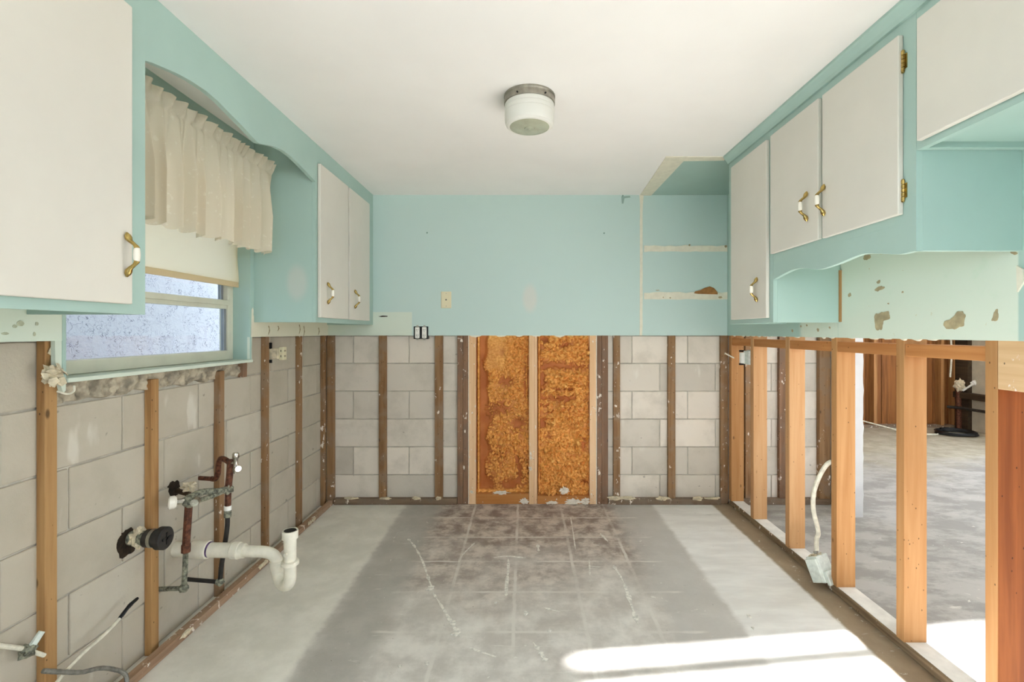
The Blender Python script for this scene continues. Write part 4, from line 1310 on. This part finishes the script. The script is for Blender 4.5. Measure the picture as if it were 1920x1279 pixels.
m = MB().tube([(rx, ry, 0.300), (rx, ry, 0.40), (rx, ry, 0.402), (rx, ry, 0.432), (rx, ry, 0.434), (rx, ry, 0.434), (rx, ry, 0.42)], [0.0235, 0.0245, 0.031, 0.031, 0.030, 0.024, 0.023], 20)
make('tailpiece', m, 'pvc', d)
make('opening', MB().tube([(rx, ry, 0.425), (rx, ry, 0.4345)], 0.0235, 18), 'blackp', d)
make('test_port', MB().tube([(rx - 0.004, ry - 0.02, 0.345), (rx - 0.006, ry - 0.030, 0.345)], 0.008, 10), 'pvc', d)

# capped cleanout
d = thing('cleanout_pipe', 'old capped cleanout pipe with black rubber cap poking from a wall hole', 'pipe', (-1.4, 1.76, 0.44))
cy, cz = 1.77, 0.482
m = MB()
poly = []
for k in range(22):
    a = 2 * math.pi * k / 22
    q = 1 + 0.4 * noise.noise(Vector((math.cos(a) * 1.7, math.sin(a) * 1.7, 4)))
    poly.append((1.752 + 0.046 * q * math.cos(a), cz - 0.010 + 0.054 * q * math.sin(a)))
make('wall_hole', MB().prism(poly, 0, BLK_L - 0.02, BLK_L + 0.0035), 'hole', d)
make('pipe', MB().tube([(BLK_L - 0.02, cy, cz), (-1.375, cy, cz)], 0.026, 18), 'verdi', d)
make('plaster_crust', MB().blob((-1.425, cy - 0.005, cz + 0.004), (0.014, 0.031, 0.033), 5, 0.5, 2.5), 'plaster', d)
make('sleeve', MB().tube([(-1.398, cy, cz), (-1.340, cy, cz)], 0.032, 20), 'rubber', d)
make('clamp', MB().tube([(-1.378, cy, cz), (-1.366, cy, cz)], 0.0338, 20), 'steel', d)
make('cap', MB().tube([(-1.352, cy, cz), (-1.350, cy, cz), (-1.328, cy, cz), (-1.324, cy, cz)], [0.037, 0.041, 0.041, 0.036], 22), 'rubber', d)
make('cap_cross', MB().box(-1.3245, -1.322, cy - 0.022, cy + 0.022, cz - 0.004, cz + 0.004).box(-1.3245, -1.322, cy - 0.004, cy + 0.004, cz - 0.022, cz + 0.022), 'blackp', d)

# supply pipes and old faucet body
s = thing('supply_pipes', 'rusty supply pipes with an old sink faucet body beside the drain', 'pipe', (-1.34, 1.95, 0.15))
yA, yB = 1.89, 2.06


def tp(name, pts, r, mat, n=10, sm=0):
    if sm: pts = smooth_path(pts, sm)
    return make(name, MB().tube(pts, r, n), mat, s)


tp('wall_stub', [(BLK_L, yA, 0.228), (-1.350, yA, 0.231)], 0.009, 'verdi')
make('elbow', MB().blob((-1.346, yA, 0.232), 0.017, 3, 0.15, smooth=True), 'verdi', s)
tp('riser', [(-1.346, yA, 0.232), (-1.342, yA, 0.30), (-1.338, yA, 0.385)], 0.0095, 'verdi')
tp('fitting', [(-1.3385, yA, 0.375), (-1.3375, yA, 0.405)], 0.0165, 'rust', 8)
tp('riser', [(-1.3378, yA, 0.40), (-1.327, yA, 0.56)], 0.0135, 'rust')
make('faucet_body', MB().blob((-1.325, yA, 0.578), (0.026, 0.024, 0.024), 8, 0.18, 2.2, smooth=True), 'verdi', s)
tp('valve_stem', [(-1.325, yA, 0.580), (-1.362, yA - 0.028, 0.583)], 0.011, 'chrome')
tp('valve_handle', [(-1.358, yA - 0.026, 0.5825), (-1.362, yA - 0.030, 0.583), (-1.374, yA - 0.039, 0.5835), (-1.378, yA - 0.042, 0.584)], [0.020, 0.025, 0.025, 0.019], 'ceramic', 18)
make('packing_nut', MB().tube([(-1.30, yA + 0.005, 0.578), (-1.290, yA - 0.022, 0.577)], [0.016, 0.015], 8), 'chrome', s)
tp('cross_pipe', [(-1.325, yA, 0.588), (-1.312, yA + 0.06, 0.592), (-1.29, yA + 0.12, 0.576), (-1.276, yB, 0.570)], [0.015] * 5 + [0.013] * 8 + [0.012] * 3, 'verdi', 10, 5)
tp('cross_pipe', [(-1.318, yA, 0.572), (-1.30, yA + 0.08, 0.564), (-1.278, yB, 0.566)], 0.010, 'verdi', 8, 5)
make('tee', MB().blob((-1.276, yB, 0.568), (0.020, 0.020, 0.022), 9, 0.2, 2.4, smooth=True), 'verdi', s)
tp('wall_stub', [(BLK_L, 2.005, 0.580), (-1.372, 1.955, 0.582), (-1.335, yA + 0.01, 0.580)], 0.010, 'dark_wood')
make('plaster_crust', MB().blob((-1.385, 1.975, 0.602), (0.022, 0.024, 0.02), 13, 0.5, 2.2), 'plaster', s)
poly = []
for k in range(18):
    a = 2 * math.pi * k / 18
    q = 1 + 0.45 * noise.noise(Vector((math.cos(a) * 1.9, math.sin(a) * 1.9, 8)))
    poly.append((1.990 + 0.034 * q * math.cos(a), 0.592 + 0.032 * q * math.sin(a)))
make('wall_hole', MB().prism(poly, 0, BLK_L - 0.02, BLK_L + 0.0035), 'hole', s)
tp('wall_stub', [(BLK_L, 2.15, 0.588), (-1.385, 2.125, 0.592)], 0.010, 'rust')
tp('bend_pipe', [(-1.392, 2.128, 0.592), (-1.368, 2.118, 0.596), (-1.352, 2.11, 0.625), (-1.346, 2.105, 0.665), (-1.330, 2.095, 0.690), (-1.296, 2.075, 0.690), (-1.272, 2.06, 0.682)], 0.0115, 'rust', 10, 5)
tp('riser', [(-1.266, yB, 0.695), (-1.270, yB, 0.63), (-1.276, yB, 0.575)], 0.0135, 'rust')
tp('riser', [(-1.276, yB, 0.57), (-1.278, yB, 0.485)], 0.0125, 'rust')
tp('collar', [(-1.278, yB, 0.497), (-1.278, yB, 0.478)], 0.015, 'whitep', 12)
tp('collar', [(-1.278, yB, 0.478), (-1.279, yB, 0.448)], 0.0145, 'verdi', 12)
tp('hose', [(-1.279, yB, 0.455), (-1.281, yB, 0.40), (-1.292, yB, 0.32), (-1.305, yB, 0.24), (-1.311, yB, 0.175)], 0.0095, 'rubber', 10, 5)
make('elbow', MB().blob((-1.312, yB, 0.168), 0.017, 4, 0.15, smooth=True), 'verdi', s)
tp('wall_stub', [(BLK_L, yB, 0.180), (-1.318, yB, 0.168)], 0.0085, 'rubber')
v = make('angle_valve', MB().tube([(-1.238, 2.05, 0.640), (-1.238, 2.05, 0.648), (-1.238, 2.05, 0.662), (-1.238, 2.05, 0.668), (-1.238, 2.05, 0.70), (-1.238, 2.05, 0.706), (-1.238, 2.05, 0.722), (-1.238, 2.05, 0.728)], [0.009, 0.012, 0.012, 0.009, 0.009, 0.013, 0.013, 0.010], 12), 'chrome', s)
make('valve_knob', MB().tube([(-1.238, 2.05, 0.665), (-1.222, 2.035, 0.665), (-1.220, 2.033, 0.665), (-1.213, 2.027, 0.665)], [0.006, 0.006, 0.013, 0.013], 10), 'chrome', v)
tp('valve_link', [(-1.268, yB, 0.683), (-1.238, 2.05, 0.683)], 0.008, 'chrome')

# bottom left: stop valve on a white pipe, loose cable and flexible conduit
d = thing('stop_valve', 'corroded stop valve on a thin white pipe low at the left edge', 'valve', (-1.42, 1.38, 0.30))
make('pipe', MB().tube([(-1.446, 1.20, 0.475), (-1.430, 1.36, 0.345)], 0.0065, 10), 'cable', d)
make('valve_body', MB().blob((-1.428, 1.375, 0.328), (0.016, 0.022, 0.018), 6, 0.3, 2.2), 'verdi', d)
make('valve_tip', MB().tube([(-1.427, 1.378, 0.33), (-1.418, 1.405, 0.366)], [0.010, 0.008], 10), 'galv', d)
make('lower_pipe', MB().tube([(-1.426, 1.38, 0.325), (-1.418, 1.412, 0.290)], 0.006, 8), 'cable', d)
d = thing('loose_cable', 'loose white cable with black taped end rising along the left wall', 'cable', (-1.38, 1.5, 0.15))
pts = smooth_path([(-1.36, 1.18, 0.004), (-1.375, 1.28, 0.08), (-1.395, 1.405, 0.185), (-1.40, 1.50, 0.222), (-1.402, 1.60, 0.236), (-1.404, 1.665, 0.253)], 6)
make('sheath', MB().tube(pts, 0.0055, 8), 'cable', d)
make('taped_end', MB().tube(smooth_path([(-1.404, 1.658, 0.2515), (-1.405, 1.70, 0.271), (-1.408, 1.74, 0.276)], 5), [0.006, 0.0065, 0.0065, 0.006, 0.006, 0.007, 0.007, 0.006, 0.006, 0.006, 0.005], 8), 'tape', d)
pts = smooth_path([(-1.40, 1.39, 0.26), (-1.388, 1.435, 0.225), (-1.380, 1.49, 0.185), (-1.378, 1.55, 0.155), (-1.377, 1.605, 0.112), (-1.366, 1.635, 0.075), (-1.352, 1.625, 0.04), (-1.33, 1.585, 0.012), (-1.31, 1.52, 0.008)], 6)
tag(make('flexible_conduit', MB().tube(pts, [0.0065 + 0.0006 * (i % 2) for i in range(len(pts))], 10), 'flex'), 'grey flexible conduit curling over the left bottom plate', 'conduit')

# ================================================================== FAR ROOM BITS
d = thing('hose_bib', 'old water valve cluster on a post in the next room corner', 'valve', (5.55, 6.1, 0.0))
make('pipe', MB().tube([(5.565, 6.12, 0.0), (5.565, 6.12, 0.50)], 0.03, 12), 'rust', d)
make('valve_body', MB().blob((5.55, 6.09, 0.56), (0.05, 0.05, 0.07), 3, 0.4, 2.2), 'plaster', d)
make('valve_handle', MB().tube([(5.56, 6.06, 0.50), (5.66 - 0.03, 5.98, 0.60)], 0.012, 8), 'whitep', d)
make('valve_knob', MB().blob((5.625, 5.98, 0.605), 0.028, 4, 0.3), 'whitep', d)
make('supply_line', MB().tube(smooth_path([(5.45, 6.16, 0.28), (5.52, 6.05, 0.28), (5.56, 5.6, 0.28), (5.57, 4.6, 0.28)], 6), 0.018, 10), 'rubber', d)
tag(make('hanging_cable', MB().tube(smooth_path([(5.50, 6.17, 2.0), (5.50, 6.17, 1.4), (5.515, 6.17, 0.95), (5.49, 6.16, 0.66)], 6), 0.011, 8), 'cable'), 'white cable hanging down the dark boards of the next room', 'cable')
pts = []
for k in range(80):
    a = 2 * math.pi * k / 24
    pts.append((5.22 + (0.20 + 0.012 * math.sin(k * 0.7)) * math.cos(a), 5.78 + (0.17 + 0.012 * math.cos(k * 0.9)) * math.sin(a), 0.012 + 0.010 * (k / 24)))
tag(make('cable_coil', MB().tube(pts, 0.011, 8), 'tape'), 'coiled black cable lying on the next room floor', 'cable')
tag(make('floor_wire', MB().tube(smooth_path([(4.35, 6.15, 0.10), (4.5, 6.0, 0.06), (4.7, 5.85, 0.012), (4.95, 5.75, 0.01), (5.15, 5.95, 0.01)], 6), 0.009, 8), 'cable'), 'thin pale wire trailing over the floor at the far boards', 'wire')
